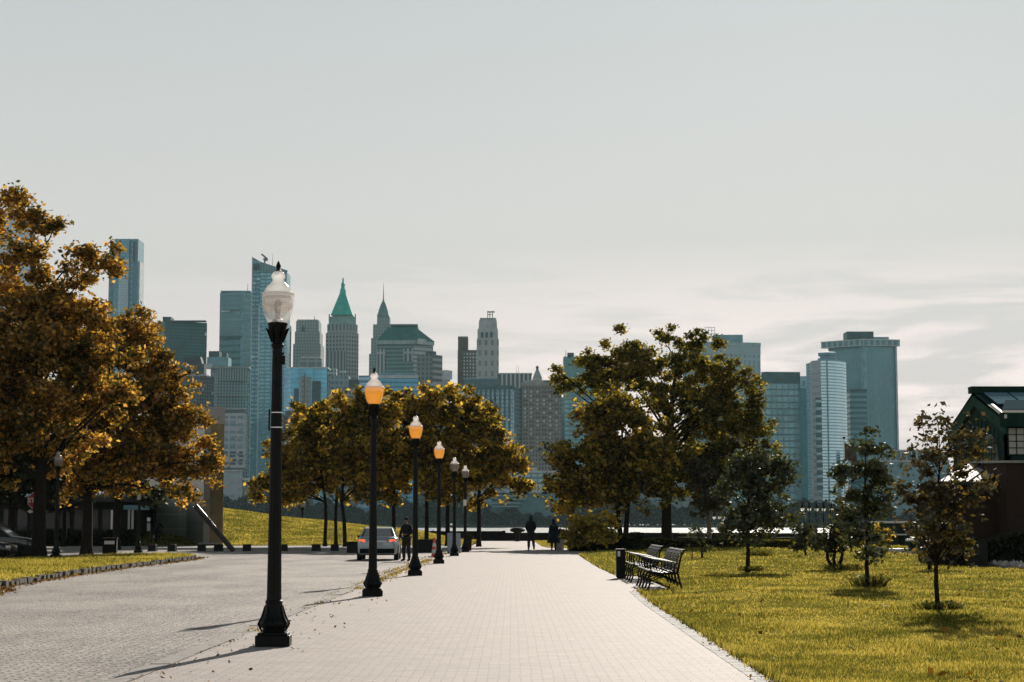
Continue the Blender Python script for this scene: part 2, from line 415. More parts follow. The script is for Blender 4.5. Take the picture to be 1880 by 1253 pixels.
# paved path, with the pad under the benches
PATH = [(-3.60, -10), (2.2, -10), (2.26, 10), (2.42, 16.5), (2.50, 24), (2.56, 32.5), (2.72, 39.4), (3.55, 39.6), (3.55, 51.0), (2.95, 51.2), (2.90, 60), (3.02, 75), (3.20, 88), (4.6, 93), (6.5, 97), (6.5, 108),
        (2.3, 112), (1.95, 120), (1.9, 158.5), (-2.7, 158.5), (-2.75, 112), (-3.1, 98), (-3.36, 93)]
slab('path', PATH, -0.28, 0.0, PAVERS)
# granite kerb and border courses
def strip(name, pts, wid, z0, z1, mat, step=1.0, gap=0.012, jit=0.0):
    mb = MB(); rnd = random.Random(5)
    for a, b in zip(pts[:-1], pts[1:]):
        a = Vector((*a, 0)); b = Vector((*b, 0)); L = (b - a).length; n = max(1, int(L / step)); d = (b - a) / n
        rz = math.atan2(d.y, d.x)
        for i in range(n):
            c = a + d * (i + 0.5); j = rnd.uniform(-jit, jit); zz = z1 + rnd.uniform(-jit, jit) * 0.5
            nx, ny = -math.sin(rz), math.cos(rz)
            mb.box((c.x + nx * j, c.y + ny * j, (z0 + zz) / 2), (d.length - gap, wid, zz - z0), rz + rnd.uniform(-jit, jit) * 0.5)
    return mb.build(name, mat)
k = strip('kerb', [(-3.72, -8), (-3.48, 92.5), (-2.95, 111.5)], 0.22, -0.29, 0.006, GRANITE, 1.4, 0.02, 0.012); tag(k, kind='structure')
k = strip('path_border', [(2.14, -8), (2.35, 16.5), (2.49, 32.5), (2.64, 39.3)], 0.20, -0.2, 0.005, PAVEDGE, 0.10, 0.006, 0.004); tag(k, kind='structure')
k = strip('path_border', [(3.48, 39.7), (3.48, 50.9)], 0.12, -0.2, 0.005, PAVEDGE, 0.10, 0.006, 0.003); tag(k, kind='structure')
# far pavement on the left beyond the crossing
slab('pavement', [(-75, 112.05), (-2.95, 112.05), (-2.95, 124), (-75, 124)], -0.30, 0.0, CONCRETE)
# right-hand lawn
def lawn_h(x, y):
    e = sst((x - 2.3) / 2.5)
    return 0.012 + e * (0.05 + 0.035 * math.sin(x * 0.55 + y * 0.13) + 0.03 * math.sin(y * 0.21 - x * 0.2 + 1.0) + 0.012 * math.sin(x * 1.9 + y * 1.3))
def path_right(y):
    P = [(-10, 2.2), (10, 2.26), (16.5, 2.42), (24, 2.50), (32.5, 2.56), (39.4, 2.72), (39.6, 3.55), (51, 3.55), (51.2, 2.95), (60, 2.90), (75, 3.02), (88, 3.20), (93, 4.6), (97, 6.5), (108, 6.5), (112, 2.3), (120, 1.95), (158.4, 1.9)]
    for (a, xa), (b, xb) in zip(P[:-1], P[1:]):
        if a <= y <= b: return xa + (xb - xa) * (y - a) / (b - a)
    return 2.2
ys = sorted(set([round(v, 2) for v in lin(-10, 60, 60)] + [39.4, 39.62, 50.98, 51.22] + [round(v, 2) for v in lin(61, 158.4, 50)]))
def lawn_rows():
    vs = []; n = 70
    for y in ys:
        x0 = path_right(y) + 0.02 + 0.05 * math.sin(y * 3.1) * math.sin(y * 1.3)
        for i in range(n):
            x = x0 + (90 - x0) * (i / (n - 1)) ** 2.0
            vs.append((x, y, lawn_h(x, y)))
    fs = [(j * n + i, j * n + i + 1, (j + 1) * n + i + 1, (j + 1) * n + i) for j in range(len(ys) - 1) for i in range(n - 1)]
    return MB().add(vs, fs).build('lawn', LAWN, smooth='all')
tag(lawn_rows(), kind='structure')
# verge on the left between road and parking
VERGE = [(-11.6, 40), (-12.7, 44.7), (-13.5, 53.8), (-13.9, 62), (-14.1, 72), (-14.25, 80), (-14.9, 85), (-16.6, 88), (-18.6, 86), (-19.8, 81), (-20.9, 76), (-23, 68), (-26, 55), (-30, 40)]
slab('verge', VERGE, -0.28, 0.02, LAWN)
k = strip('kerb', VERGE[:9], 0.20, -0.28, 0.02, pbr('weathered_kerb', (0.12, 0.105, 0.08), 0.9, 0, 0.2, 5, 0.6, 0.9, 12), 0.42, 0.04, 0.06); tag(k, kind='structure')
# grassy mound
HX = [(-60, 3.4), (-26, 2.85), (-20.5, 2.12), (-16.8, 1.72), (-13.1, 1.35), (-8.2, 0.85), (-4.2, 0.12), (-2.8, 0.03)]
def hill_h(x, y):
    c = 0.03
    for (a, ha), (b, hb) in zip(HX[:-1], HX[1:]):
        if a <= x <= b: c = ha + (hb - ha) * (x - a) / (b - a)
    up = sst((y - 125) / 33); dn = 1 - sst((y - 163) / 7)
    return (0.02 + c * up + 0.03 * math.sin(x * 0.9 + y * 0.3)) * dn - 2.8 * (1 - dn)
gridmesh('mound', lin(-60, -2.8, 70), lin(124.05, 170, 60), hill_h, LAWN)

# ============================================================ THE FAR CITY
TEAL = (0.045, 0.115, 0.135)
def fquad(xl, xm, xr, Y, dl, dr):
    """footprint from three pixel columns: left corner (dl behind), near corner at Y, right corner (dr behind)"""
    P0 = Vector((XP(xm, Y), Y)); P1 = Vector((XP(xr, Y + dr), Y + dr)); P3 = Vector((XP(xl, Y + dl), Y + dl)); P2 = P1 + P3 - P0
    return [tuple(P0), tuple(P1), tuple(P2), tuple(P3)]
def frect(xl, xr, Y, d): return [(XP(xl, Y), Y), (XP(xr, Y), Y), (XP(xr, Y), Y + d), (XP(xl, Y), Y + d)]
def tower(label, px, Y, name='skyscraper', cat='skyscraper', group=None):
    return thing(name, label, cat, (XP(px, Y), Y, 0.6), 0, group)
def part(th, name, poly, z0, z1, mat, top_scale=1.0, lab=None):
    o = MB().prism(poly, z0, z1, top_scale=top_scale).build(name, mat, th, org=th.location)
    if lab: o['label'] = lab
    return o
def pbox(th, name, xl, xr, yt, yb, Y, d, mat, top_scale=1.0):
    return part(th, name, frect(xl, xr, Y, d), ZT(yb, Y), ZT(yt, Y), mat, top_scale)
def rod(th, name, px, yt, yb, Y, r, mat):
    return MB().tube([(XP(px, Y), Y, ZT(yb, Y)), (XP(px, Y), Y, ZT(yt, Y))], [r, r * 0.4], 6).build(name, mat, th, org=th.location)
B0 = 0.6
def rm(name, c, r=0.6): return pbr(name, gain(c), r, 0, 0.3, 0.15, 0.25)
DKROOF = rm('dark_roof', (0.03, 0.06, 0.065)); MASON = rm('grey_masonry', (0.16, 0.17, 0.16)); PALE = rm('pale_panel', (0.42, 0.46, 0.47))
STEELB = rm('blue_steel', (0.10, 0.19, 0.22)); MAST = rm('mast_steel', (0.07, 0.09, 0.09))

# --- pale tower half hidden by the tallest left tree
F1 = mat_facade('pale_blue_glass', (0.60, 0.74, 0.85), (0.52, 0.68, 0.80), 3, 4, 0.8, 0.75, 0.15)
t = tower('very tall pale blue tower behind the bare top of the left tree', 10, 2550)
part(t, 'tower_body', fquad(-60, -10, 62, 2550, 20, 30), B0, ZT(395, 2550), F1, 0.93)
pbox(t, 'parapet', -52, 54, 390, 395, 2560, 40, PALE)
# --- slender tower
Y = 2500
t = tower('slender teal tower with a lit middle strip, left of the dark green block', 224, Y)
part(t, 'tower_body', frect(204, 231, Y, 45), B0, ZT(439, Y), mat_facade('slim_teal', (0.05, 0.13, 0.16), (0.07, 0.17, 0.21), 3, 4, 0.9, 0.7, 0.4))
pbox(t, 'lit_strip', 213, 231, 475, 963, Y - 2, 1.8, mat_facade('slim_lit', (0.26, 0.36, 0.42), (0.32, 0.43, 0.50), 4, 4, 0.8, 0.6, 0.3))
part(t, 'side_wing', frect(231.2, 248, Y + 5, 40), B0, ZT(438, Y), mat_facade('slim_side', (0.06, 0.15, 0.19), (0.24, 0.33, 0.37), 9, 7.5, 0.16, 0.5, 0.3))
pbox(t, 'shoulder', 248.2, 252, 480, 963, Y + 8, 30, PALE)
pbox(t, 'shoulder', 195, 203.8, 455, 963, Y + 8, 30, STEELB)
pbox(t, 'recess', 239, 242, 445, 480, Y + 2.5, 2.4, DKROOF)
rod(t, 'antenna', 197, 440, 455, Y + 15, 0.5, MAST)
# --- dark green block
Y = 2150
t = tower('broad dark green block with a small rooftop box, behind the left trees', 325, Y)
DG = mat_facade('dark_green_glass', (0.012, 0.045, 0.045), (0.018, 0.062, 0.062), 3, 4, 0.9, 0.6, 0.5, 0.4, 0.3)
part(t, 'tower_body', fquad(272, 300, 378, Y, 30, 20), B0, ZT(590, Y), DG)
pbox(t, 'rooftop_box', 296, 311, 582, 590, Y + 12, 20, DKROOF)
pbox(t, 'parapet', 302, 375, 588.5, 591, Y - 0.5, 8, DKROOF)
pbox(t, 'lit_panel', 374, 376.5, 611, 617, Y + 17, 3, PALE)
# --- dark old building with cornice
Y = 1980
t = tower('dark old office block with stepped roof and three lit windows beside left trees', 350, Y, 'office_building', 'building')
OB = mat_facade('old_dark_stone', (0.05, 0.075, 0.075), (0.02, 0.04, 0.045), 3.2, 3.8, 0.5, 0.6, 0.5, 0.7, 0.4, (0.35, 0.40, 0.40), 0.10)
part(t, 'wall', fquad(300, 366, 393, Y, 8, 14), B0, ZT(690, Y), OB)
pbox(t, 'cornice', 310, 378, 687, 691, Y - 1, 20, MASON); pbox(t, 'upper_storey', 325, 374, 668, 687, Y + 6, 16, rm('slate', (0.035, 0.05, 0.052)))
pbox(t, 'roof', 333, 370, 655, 668, Y + 7, 14, rm('slate_dark', (0.025, 0.04, 0.042)), 0.8)
for i in range(3): pbox(t, 'window', 328 + i * 7.5, 332.5 + i * 7.5, 681.5, 684, Y + 5.4, 0.5, PALE)
# --- stepped pale old building
Y = 2100
t = tower('grey stone building with close columns of windows, left of the tall slanted tower', 420, Y, 'office_building', 'building')
CL = mat_facade('column_stone', (0.15, 0.20, 0.20), (0.05, 0.09, 0.10), 3.4, 3.7, 0.5, 0.62, 0.4, 0.8)
part(t, 'wall', fquad(386, 398, 457, Y, 10, 6), B0, ZT(676, Y), CL)
pbox(t, 'colonnade', 399, 455, 678, 700, Y - 1.4, 1.2, mat_facade('colonnade', (0.22, 0.27, 0.27), (0.05, 0.09, 0.10), 3.0, 40, 0.45, 0.95, 0.2, 0.8))
pbox(t, 'cornice', 384, 457, 673, 677, Y - 2, 40, MASON)
pbox(t, 'cornice', 398, 456, 724, 727, Y - 2.2, 2, MASON)
pbox(t, 'upper_block', 379, 418, 656, 673, Y + 12, 25, STEELB); pbox(t, 'penthouse', 382, 401, 645, 656, Y + 15, 20, DKROOF)
pbox(t, 'penthouse', 406, 415, 648, 656, Y + 15, 12, DKROOF)
pbox(t, 'white_dome_base', 376, 388, 668, 677, Y - 4, 8, PALE)
# --- glass tower with dark band
Y = 2250
t = tower('flat topped teal glass tower with a dark band round its middle and one lit slot', 430, Y)
GT = mat_facade('teal_band_glass', (0.075, 0.14, 0.155), (0.045, 0.10, 0.115), 3, 8.2, 0.9, 0.35, 0.35, 0.4, 0.25, band=True)
part(t, 'tower_body', fquad(401, 443, 459, Y, 8, 10), B0, ZT(536, Y), GT)
pbox(t, 'crown', 402, 443, 540, 569, Y - 0.8, 0.9, mat_facade('crown_glass', (0.055, 0.115, 0.13), (0.05, 0.105, 0.12), 2, 6, 0.9, 0.5, 0.2))
pbox(t, 'dark_band', 401, 443.5, 617, 621, Y - 1, 1, DKROOF); pbox(t, 'dark_band', 440, 445, 536, 760, Y - 0.5, 0.8, STEELB)
for i, (a, b2) in enumerate(((404, 410), (411.5, 414.5), (416, 419))): pbox(t, 'lit_window', a, b2, 570, 573.5, Y - 1.2, 0.6, PALE)
rod(t, 'antenna', 452, 521, 535, Y + 12, 0.5, MAST); pbox(t, 'parapet', 402, 457, 534, 536, Y + 3, 20, STEELB)
# --- slanted tower
Y = 2050
t = tower('tallest glass tower with a slanting top and a crane on it, behind the nearest lamp', 492, Y)
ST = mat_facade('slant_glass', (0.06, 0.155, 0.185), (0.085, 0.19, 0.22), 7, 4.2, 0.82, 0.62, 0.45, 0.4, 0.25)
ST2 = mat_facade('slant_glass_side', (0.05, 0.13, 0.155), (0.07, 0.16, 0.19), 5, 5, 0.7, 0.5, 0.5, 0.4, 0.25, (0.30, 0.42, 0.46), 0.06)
def slant(th, name, xl, xr, yl, yr, Y, d, mat, zb=B0):
    a, b2 = XP(xl, Y), XP(xr, Y); z1, z2 = ZT(yl, Y), ZT(yr, Y)
    vs = [(a, Y, zb), (b2, Y, zb), (b2, Y + d, zb), (a, Y + d, zb), (a, Y, z1), (b2, Y, z2), (b2, Y + d, z2), (a, Y + d, z1)]
    L = b2 - a
    uv = [[(0, zb), (L, zb), (L, z2), (0, z1)], [(L, zb), (L + d, zb), (L + d, z2), (L, z2)], [(0, zb), (L, zb), (L, z1), (0, z2)], [(0, zb), (d, zb), (d, z1), (0, z1)], [(-900, -900)] * 4]
    return MB().add(vs, [(0, 1, 5, 4), (1, 2, 6, 5), (2, 3, 7, 6), (3, 0, 4, 7), (4, 5, 6, 7)], 0, uv).build(name, mat, th, org=th.location)
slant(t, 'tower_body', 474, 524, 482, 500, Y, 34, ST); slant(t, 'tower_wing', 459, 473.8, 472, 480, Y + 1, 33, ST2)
pbox(t, 'fin', 459, 461, 472, 930, Y - 0.5, 1.4, PALE); pbox(t, 'fin', 472.5, 475, 560, 930, Y - 1, 1, PALE)
pbox(t, 'plant_room', 462, 482, 485, 496, Y - 0.8, 0.7, DKROOF)
slant(t, 'screen_wall', 474, 525, 480.5, 497, Y - 1.0, 0.9, mat_facade('screen_louvre', (0.10, 0.17, 0.19), (0.04, 0.09, 0.10), 3.0, 300, 0.5, 1.0, 0.2), ZT(500, Y))
c = MB(); cx = XP(481, Y)
c.tube([(cx, Y + 8, ZT(482, Y)), (cx, Y + 8, ZT(473, Y))], 1.0, 6).tube([(cx + 3, Y + 8, ZT(474, Y)), (cx - 4, Y + 8, ZT(465, Y))], 1.1, 6).box((cx + 1, Y + 8, ZT(475, Y)), (5, 4, 3))
c.build('crane', MAST, t, org=t.location)
rod(t, 'antenna', 497, 466, 487, Y + 8, 0.3, MAST)
# --- narrow dark tower right of the lamp
Y = 2300
t = tower('thin dark tower edge just right of the nearest lamp post', 524, Y)
pbox(t, 'tower_body', 519, 529, 596, 963, Y, 26, mat_facade('thin_dark', (0.05, 0.09, 0.09), (0.03, 0.06, 0.06), 4, 4, 0.6, 0.5, 0.3)); pbox(t, 'parapet', 520.5, 527.5, 592, 596, Y + 4, 16, MASON)
# --- art deco stepped tower
Y = 2350
t = tower('grey stepped stone tower with a flat top, left of the green pyramid roof', 562, Y)
AD = mat_facade('deco_stone', (0.155, 0.175, 0.172), (0.07, 0.095, 0.10), 3.6, 4.2, 0.42, 0.55, 0.4, 0.8)
pbox(t, 'tower_body', 537, 588, 632, 963, Y, 44, AD); pbox(t, 'middle_tier', 540, 586, 609, 632, Y + 3, 38, AD); pbox(t, 'upper_tier', 542, 584, 590, 609, Y + 5, 32, AD)
pbox(t, 'parapet', 544, 583, 587, 590, Y + 8, 26, MASON); pbox(t, 'tall_window', 552, 558, 600, 617, Y + 4.2, 0.7, DKROOF); rod(t, 'antenna', 576, 580, 588, Y + 15, 0.6, MAST)
# --- green pyramid tower
Y = 2250
t = tower('grey stone tower with a steep green pyramid roof and spire', 627, Y)
WS = mat_facade('wall_stone', (0.15, 0.165, 0.16), (0.05, 0.075, 0.08), 4.3, 5.2, 0.5, 0.6, 0.35, 0.8)
WS2 = mat_facade('pier_stone', (0.155, 0.17, 0.165), (0.05, 0.075, 0.08), 4.3, 60, 0.5, 0.96, 0.3, 0.8)
part(t, 'tower_body', fquad(597, 634, 657.5, Y, 6, 14), B0, ZT(611, Y), WS)
pbox(t, 'pier_wall', 598, 633, 645, 700, Y - 0.9, 0.8, WS2)
part(t, 'upper_tier', fquad(599.5, 634, 655.5, Y + 4, 6, 12), ZT(611, Y), ZT(594, Y), mat_facade('tier_stone', (0.15, 0.17, 0.165), (0.06, 0.09, 0.095), 5, 20, 0.4, 0.5, 0.3, 0.8))
part(t, 'attic', fquad(602, 632, 652.5, Y + 6, 5, 11), ZT(594, Y), ZT(580, Y), rm('attic_stone', (0.10, 0.16, 0.155)))
GREEN = rm('verdigris', (0.03, 0.25, 0.20), 0.5)
cx = XP(627.5, Y + 15); rw = XP(651, Y) - XP(604, Y)
def sqlathe(th, name, cx, cy, prof, mat, rot=PI / 4 + 0.25):
    vs = []; fs = []; n = len(prof)
    for r, z in prof:
        for k in range(4): a = rot + PI / 2 * k; vs.append((cx + r * 1.414 * math.cos(a), cy + r * 1.414 * math.sin(a), z))
    for i in range(n - 1):
        for k in range(4): fs.append((i * 4 + k, i * 4 + (k + 1) % 4, (i + 1) * 4 + (k + 1) % 4, (i + 1) * 4 + k))
    fs.append((3, 2, 1, 0)); fs.append(tuple((n - 1) * 4 + k for k in range(4)))
    return MB().add(vs, fs).build(name, mat, th, org=th.location)
zz = lambda y: ZT(y, Y + 15)
rf = sqlathe(t, 'roof', cx, Y + 17, [(rw * .43, zz(580)), (rw * .40, zz(577)), (rw * .13, zz(541)), (rw * .10, zz(538))], GREEN, PI / 4)
MB().lathe([(4.2, zz(541)), (3.6, zz(535)), (3.8, zz(533)), (2.2, zz(528)), (2.5, zz(521)), (1.2, zz(518)), (0.7, zz(510))], 10, (cx, Y + 17, 0)).build('spire', GREEN, t, org=t.location)
for px in (603, 651): pbox(t, 'corner_turret', px - 1, px + 1, 577, 584, Y + 5, 4, MASON)
# --- blue glass block
Y = 1960
t = tower('low bright blue glass block with a boxy grey penthouse, behind the middle trees', 565, Y, 'office_building', 'building')
BG = mat_facade('blue_curtain', (0.05, 0.19, 0.26), (0.07, 0.24, 0.33), 8, 5, 0.95, 0.9, 0.55, 0.35, 0.2)
part(t, 'wall', fquad(522, 535, 600, Y, 14, 2), B0, ZT(676, Y), BG)
pbox(t, 'parapet', 531, 602, 674, 677, Y + 1, 30, PALE)
pbox(t, 'penthouse', 549, 590, 659, 674, Y + 8, 20, mat_facade('penthouse_louvre', (0.17, 0.21, 0.21), (0.10, 0.14, 0.145), 9, 10, 0.8, 0.8, 0.2, 0.7))
pbox(t, 'penthouse_roof', 551, 588, 655, 658, Y + 9, 18, PALE); pbox(t, 'dark_bay', 573, 588, 700, 800, Y - 0.9, 0.8, DKROOF)
pbox(t, 'mirrored_stone', 551, 570, 692, 790, Y - 0.8, 0.7, mat_facade('bay_reflect', (0.16, 0.18, 0.17), (0.05, 0.08, 0.08), 5.5, 5.5, 0.25, 0.35, 0.4)); pbox(t, 'dark_bay', 540, 548, 714, 800, Y - 0.9, 0.8, DKROOF)  # mirrored stone facade coloured onto the glass wall
pbox(t, 'mullion', 558, 559, 685, 800, Y - 1.6, 0.5, DKROOF)
# --- white gridded terraces
Y = 2000
t = tower('white framed terraced block with wide windows right of the blue block', 630, Y, 'office_building', 'building')
WG = mat_facade('white_grid', (0.30, 0.34, 0.34), (0.07, 0.11, 0.12), 7.0, 5.0, 0.8, 0.55, 0.5, 0.8)
pbox(t, 'wall', 604, 658, 712, 963, Y, 30, WG); pbox(t, 'upper_storeys', 606, 640, 690, 712, Y + 6, 20, mat_facade('terrace_dark', (0.20, 0.23, 0.23), (0.06, 0.10, 0.11), 5, 6, 0.7, 0.6, 0.5))
pbox(t, 'penthouse', 601, 617, 677, 690, Y + 8, 12, WG); pbox(t, 'upper_storeys', 640.2, 659, 697, 712, Y + 8, 20, DKROOF); pbox(t, 'vent', 624, 634, 681, 684, Y + 7, 6, PALE)
# --- brick block behind the lamp
Y = 1950
t = tower('squat brown block with white lit windows beside the nearest lamp post', 545, Y, 'office_building', 'building')
pbox(t, 'wall', 512, 575, 762, 963, Y, 18, mat_facade('brown_brick_low', (0.07, 0.075, 0.07), (0.03, 0.045, 0.045), 5.2, 5.4, 0.6, 0.5, 0.4, 0.8, 0.5, (0.38, 0.42, 0.41), 0.35)); pbox(t, 'parapet', 524, 560, 755, 762, Y + 3, 12, rm('brown_dark', (0.05, 0.055, 0.05)))
# --- spired tower
Y = 2450
t = tower('slim stepped tower rising to a needle spire, left of the green mansard block', 697, Y)
SP1 = mat_facade('spire_stone', (0.12, 0.16, 0.16), (0.06, 0.09, 0.095), 3.6, 4.4, 0.4, 0.6, 0.4, 0.8)
pbox(t, 'tower_body', 677, 716, 650, 963, Y, 44, SP1); pbox(t, 'middle_tier', 680.5, 716, 621, 650, Y + 4, 36, SP1); pbox(t, 'middle_tier', 684, 716, 596, 621, Y + 7, 30, SP1)
pbox(t, 'upper_tier', 691, 714.5, 582, 596, Y + 8, 25, SP1, 0.97)
cx = XP(702.8, Y + 20); zz = lambda y: ZT(y, Y + 20); u = (XP(714, Y) - XP(691, Y)) / 2
sqlathe(t, 'crown', cx, Y + 20, [(u * .98, zz(582)), (u * .78, zz(575)), (u * .70, zz(570)), (u * .40, zz(560)), (u * .18, zz(554)), (u * .12, zz(551))], rm('spire_cap', (0.06, 0.11, 0.11)), PI / 4)
MB().tube([(cx, Y + 20, zz(552)), (cx, Y + 20, zz(520))], [0.9, 0.15], 6).build('spire', MAST, t, org=t.location)
# --- green mansard
Y = 2080
t = tower('broad tower with a dark green hipped roof and stone cornice, right of the needle spire', 742, Y)
NB = mat_facade('mansard_glass', (0.09, 0.145, 0.145), (0.025, 0.06, 0.06), 3, 4.6, 0.95, 0.62, 0.4, 0.5, 0.3)
f = fquad(692, 759, 795, Y, 6, 22)
part(t, 'tower_body', f, B0, ZT(632, Y), NB)
pbox(t, 'pier_wall', 691, 707, 641, 688, Y + 3, 2.5, mat_facade('pier_pale', (0.30, 0.34, 0.33), (0.06, 0.10, 0.10), 4.2, 50, 0.5, 0.95, 0.2, 0.8))
pbox(t, 'pier_wall', 740, 758, 640, 664, Y - 1.2, 1.0, mat_facade('pier_pale2', (0.28, 0.32, 0.32), (0.04, 0.08, 0.08), 5.4, 50, 0.5, 0.95, 0.2, 0.8))
part(t, 'side_wall', fquad(758, 759.5, 794, Y - 1.5, 1, 21), ZT(690, Y), ZT(634, Y), mat_facade('pale_side', (0.26, 0.30, 0.30), (0.10, 0.14, 0.14), 4, 5, 0.95, 0.4, 0.2, 0.8, band=True))
part(t, 'cornice', fquad(689, 759.5, 797, Y - 2.5, 6, 22), ZT(632, Y), ZT(625, Y), rm('cornice_stone', (0.17, 0.22, 0.215)))
zb = ZT(625, Y); zt2 = ZT(599, Y); ff = fquad(691, 760, 798, Y - 3, 6, 22)
tp = [(XP(712, Y + 10), Y + 12), (XP(762, Y + 10), Y + 10), (XP(769, Y + 20), Y + 22), (XP(722, Y + 20), Y + 28)]
vs = [(p[0], p[1], zb) for p in ff] + [(p[0], p[1], zt2) for p in tp]
MB().add(vs, [(0, 1, 5, 4), (1, 2, 6, 5), (2, 3, 7, 6), (3, 0, 4, 7), (4, 5, 6, 7)]).build('roof', rm('green_copper_dark', (0.018, 0.085, 0.078), 0.5), t, org=t.location)
pbox(t, 'roof_ridge', 716, 766, 595.5, 599.2, Y + 10, 14, DKROOF)
part(t, 'gable_arch', fquad(764, 765, 784, Y - 2.5, 1, 10), ZT(632, Y), ZT(622, Y), rm('arch_stone', (0.30, 0.34, 0.33)), 0.8)
# --- blue banded low block
Y = 1950
t = tower('low blue glass block with pale bands right behind the second lamp globe', 715, Y, 'office_building', 'building')
BB = mat_facade('blue_band', (0.04, 0.16, 0.22), (0.17, 0.30, 0.40), 20, 6, 1.0, 0.55, 0.2, 0.3, 0.2, band=True)
part(t, 'wall', fquad(658, 680, 768, Y, 10, 2), B0, ZT(692, Y), mat_facade('blue_band2', (0.035, 0.15, 0.215), (0.05, 0.19, 0.27), 20, 5, 1.0, 0.6, 0.3, 0.3, 0.2, band=True))
pbox(t, 'fascia', 680, 768, 689, 695, Y - 1, 1, PALE); part(t, 'side_wall', frect(658, 679, Y - 1.5, 1.0), B0, ZT(690, Y), BB)
pbox(t, 'plant_room', 690, 760, 684.5, 689, Y + 6, 12, STEELB)
# --- grey blocks right of mansard
Y = 2000
t = tower('dull grey office block with banded right side, just right of the green mansard tower', 788, Y, 'office_building', 'building')
part(t, 'wall', fquad(765, 794, 812, Y, 2, 16), B0, ZT(651, Y), mat_facade('dull_grid', (0.10, 0.125, 0.12), (0.06, 0.08, 0.08), 4.6, 5.2, 0.45, 0.55, 0.3, 0.8))
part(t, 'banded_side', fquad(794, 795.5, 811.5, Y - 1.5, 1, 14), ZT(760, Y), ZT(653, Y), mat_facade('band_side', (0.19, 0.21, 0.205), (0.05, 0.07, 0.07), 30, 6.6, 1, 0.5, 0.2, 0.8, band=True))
pbox(t, 'rooftop_box', 781, 800, 645.5, 651, Y + 8, 10, DKROOF); pbox(t, 'sign_panel', 779, 801, 704, 709, Y - 1.3, 0.8, PALE)
t = tower('small pale stepped block at the foot of the brown tower', 820, 2060, 'office_building', 'building')
pbox(t, 'wall', 806, 826, 683, 963, 2060, 20, mat_facade('pale_small', (0.22, 0.24, 0.235), (0.12, 0.14, 0.14), 3, 5, 0.5, 0.5, 0.3)); pbox(t, 'balcony_tier', 812, 830, 681, 697, 2058, 1.8, PALE); pbox(t, 'penthouse', 813, 824, 680, 683, 2065, 10, MASON)
# --- dark brown tower with lit windows
Y = 2200
t = tower('dark brown stepped tower with rows of white lit windows', 860, Y)
BR = rm('dark_brown_stone', (0.055, 0.05, 0.046), 0.8)
pbox(t, 'upper_tier', 840.5, 859, 619, 645.5, Y + 3, 26, BR); pbox(t, 'tower_body', 840, 880, 643, 963, Y, 34, BR)
for i in range(6): pbox(t, 'battlement', 840.8 + i * 3.1, 842.6 + i * 3.1, 617.3, 619.2, Y + 3.5, 3, BR)
for r_ in range(8):
    for c_ in range(5): pbox(t, 'window', 851.0 + c_ * 5.6, 853.1 + c_ * 5.6, 648.5 + r_ * 6.4, 651.8 + r_ * 6.4, Y - 0.5, 0.7, PALE if (r_ * 3 + c_ * 5) % 7 else STEELB)
# --- pale deco tower
Y = 2150
t = tower('pale square stone tower with three arched openings and a rooftop frame', 896, Y)
PD = mat_facade('pale_deco', (0.27, 0.28, 0.275), (0.13, 0.145, 0.145), 7.5, 12.5, 0.42, 0.5, 0.4, 0.85)
pbox(t, 'tower_body', 875, 915.5, 622, 963, Y, 32, PD); pbox(t, 'middle_tier', 876.5, 914, 604, 622, Y + 1.5, 28, rm('pale_deco_plain', (0.25, 0.265, 0.26)))
pbox(t, 'upper_tier', 878.5, 912.5, 588, 604, Y + 3, 24, rm('pale_deco_plain2', (0.23, 0.25, 0.245)), 0.96); pbox(t, 'parapet', 881, 910.5, 584, 588, Y + 5, 20, MASON)
for px in (885, 893.5, 902):
    w2 = XP(px + 2.4, Y) - XP(px, Y); cxx = XP(px, Y); zb = ZT(620, Y); zm = ZT(612.5, Y)
    pts = [(-w2, zb), (w2, zb), (w2, zm)] + [(w2 * math.cos(a), zm + w2 * 1.3 * math.sin(a)) for a in lin(0.3, PI - 0.3, 7)] + [(-w2, zm)]
    vs = [(cxx + p[0], Y + 0.9, p[1]) for p in pts] + [(cxx + p[0], Y + 2.2, p[1]) for p in pts]; n = len(pts)
    MB().add(vs, [tuple(range(n)), tuple(range(n, 2 * n))] + [(i, (i + 1) % n, n + (i + 1) % n, n + i) for i in range(n)]).build('arched_window', DKROOF, t, org=t.location)
c = MB()
for px in (895, 899, 904): c.tube([(XP(px, Y), Y + 12, ZT(584, Y)), (XP(px, Y), Y + 12, ZT(569 if px != 899 else 570, Y))], 0.5, 5)
c.box((XP(901, Y), Y + 12, ZT(571, Y)), (9, 4, 1.2)).box((XP(899.5, Y), Y + 12, ZT(576, Y)), (7, 2, 0.6)); c.build('rooftop_frame', MAST, t, org=t.location)
# --- teal finned block
Y = 1950
t = tower('wide teal glass block with dark upright fins behind the middle trees', 890, Y, 'office_building', 'building')
FN = mat_facade('fin_glass', (0.10, 0.165, 0.19), (0.16, 0.25, 0.29), 4.0, 4.4, 0.92, 0.78, 0.6, 0.4, 0.25)
part(t, 'wall', fquad(833, 944, 958, Y, 4, 14), B0, ZT(711, Y), FN)
pbox(t, 'cornice', 831, 945, 708, 715, Y - 1.2, 22, rm('fin_dark', (0.035, 0.075, 0.08)))
for i in range(10): pbox(t, 'fin', 855 + i * 8.7, 858.6 + i * 8.7, 714, 900, Y - 1.0, 0.9, rm('fin_blade', (0.028, 0.075, 0.085)) if i == 0 else bpy.data.materials['fin_blade'])
pbox(t, 'roof_box', 852, 915, 697, 708, Y + 4, 16, mat_facade('roofbox', (0.045, 0.085, 0.09), (0.03, 0.065, 0.07), 5, 20, 0.8, 0.8, 0.2)); pbox(t, 'roof_rim', 851, 917, 695, 697, Y + 3.5, 17, STEELB)
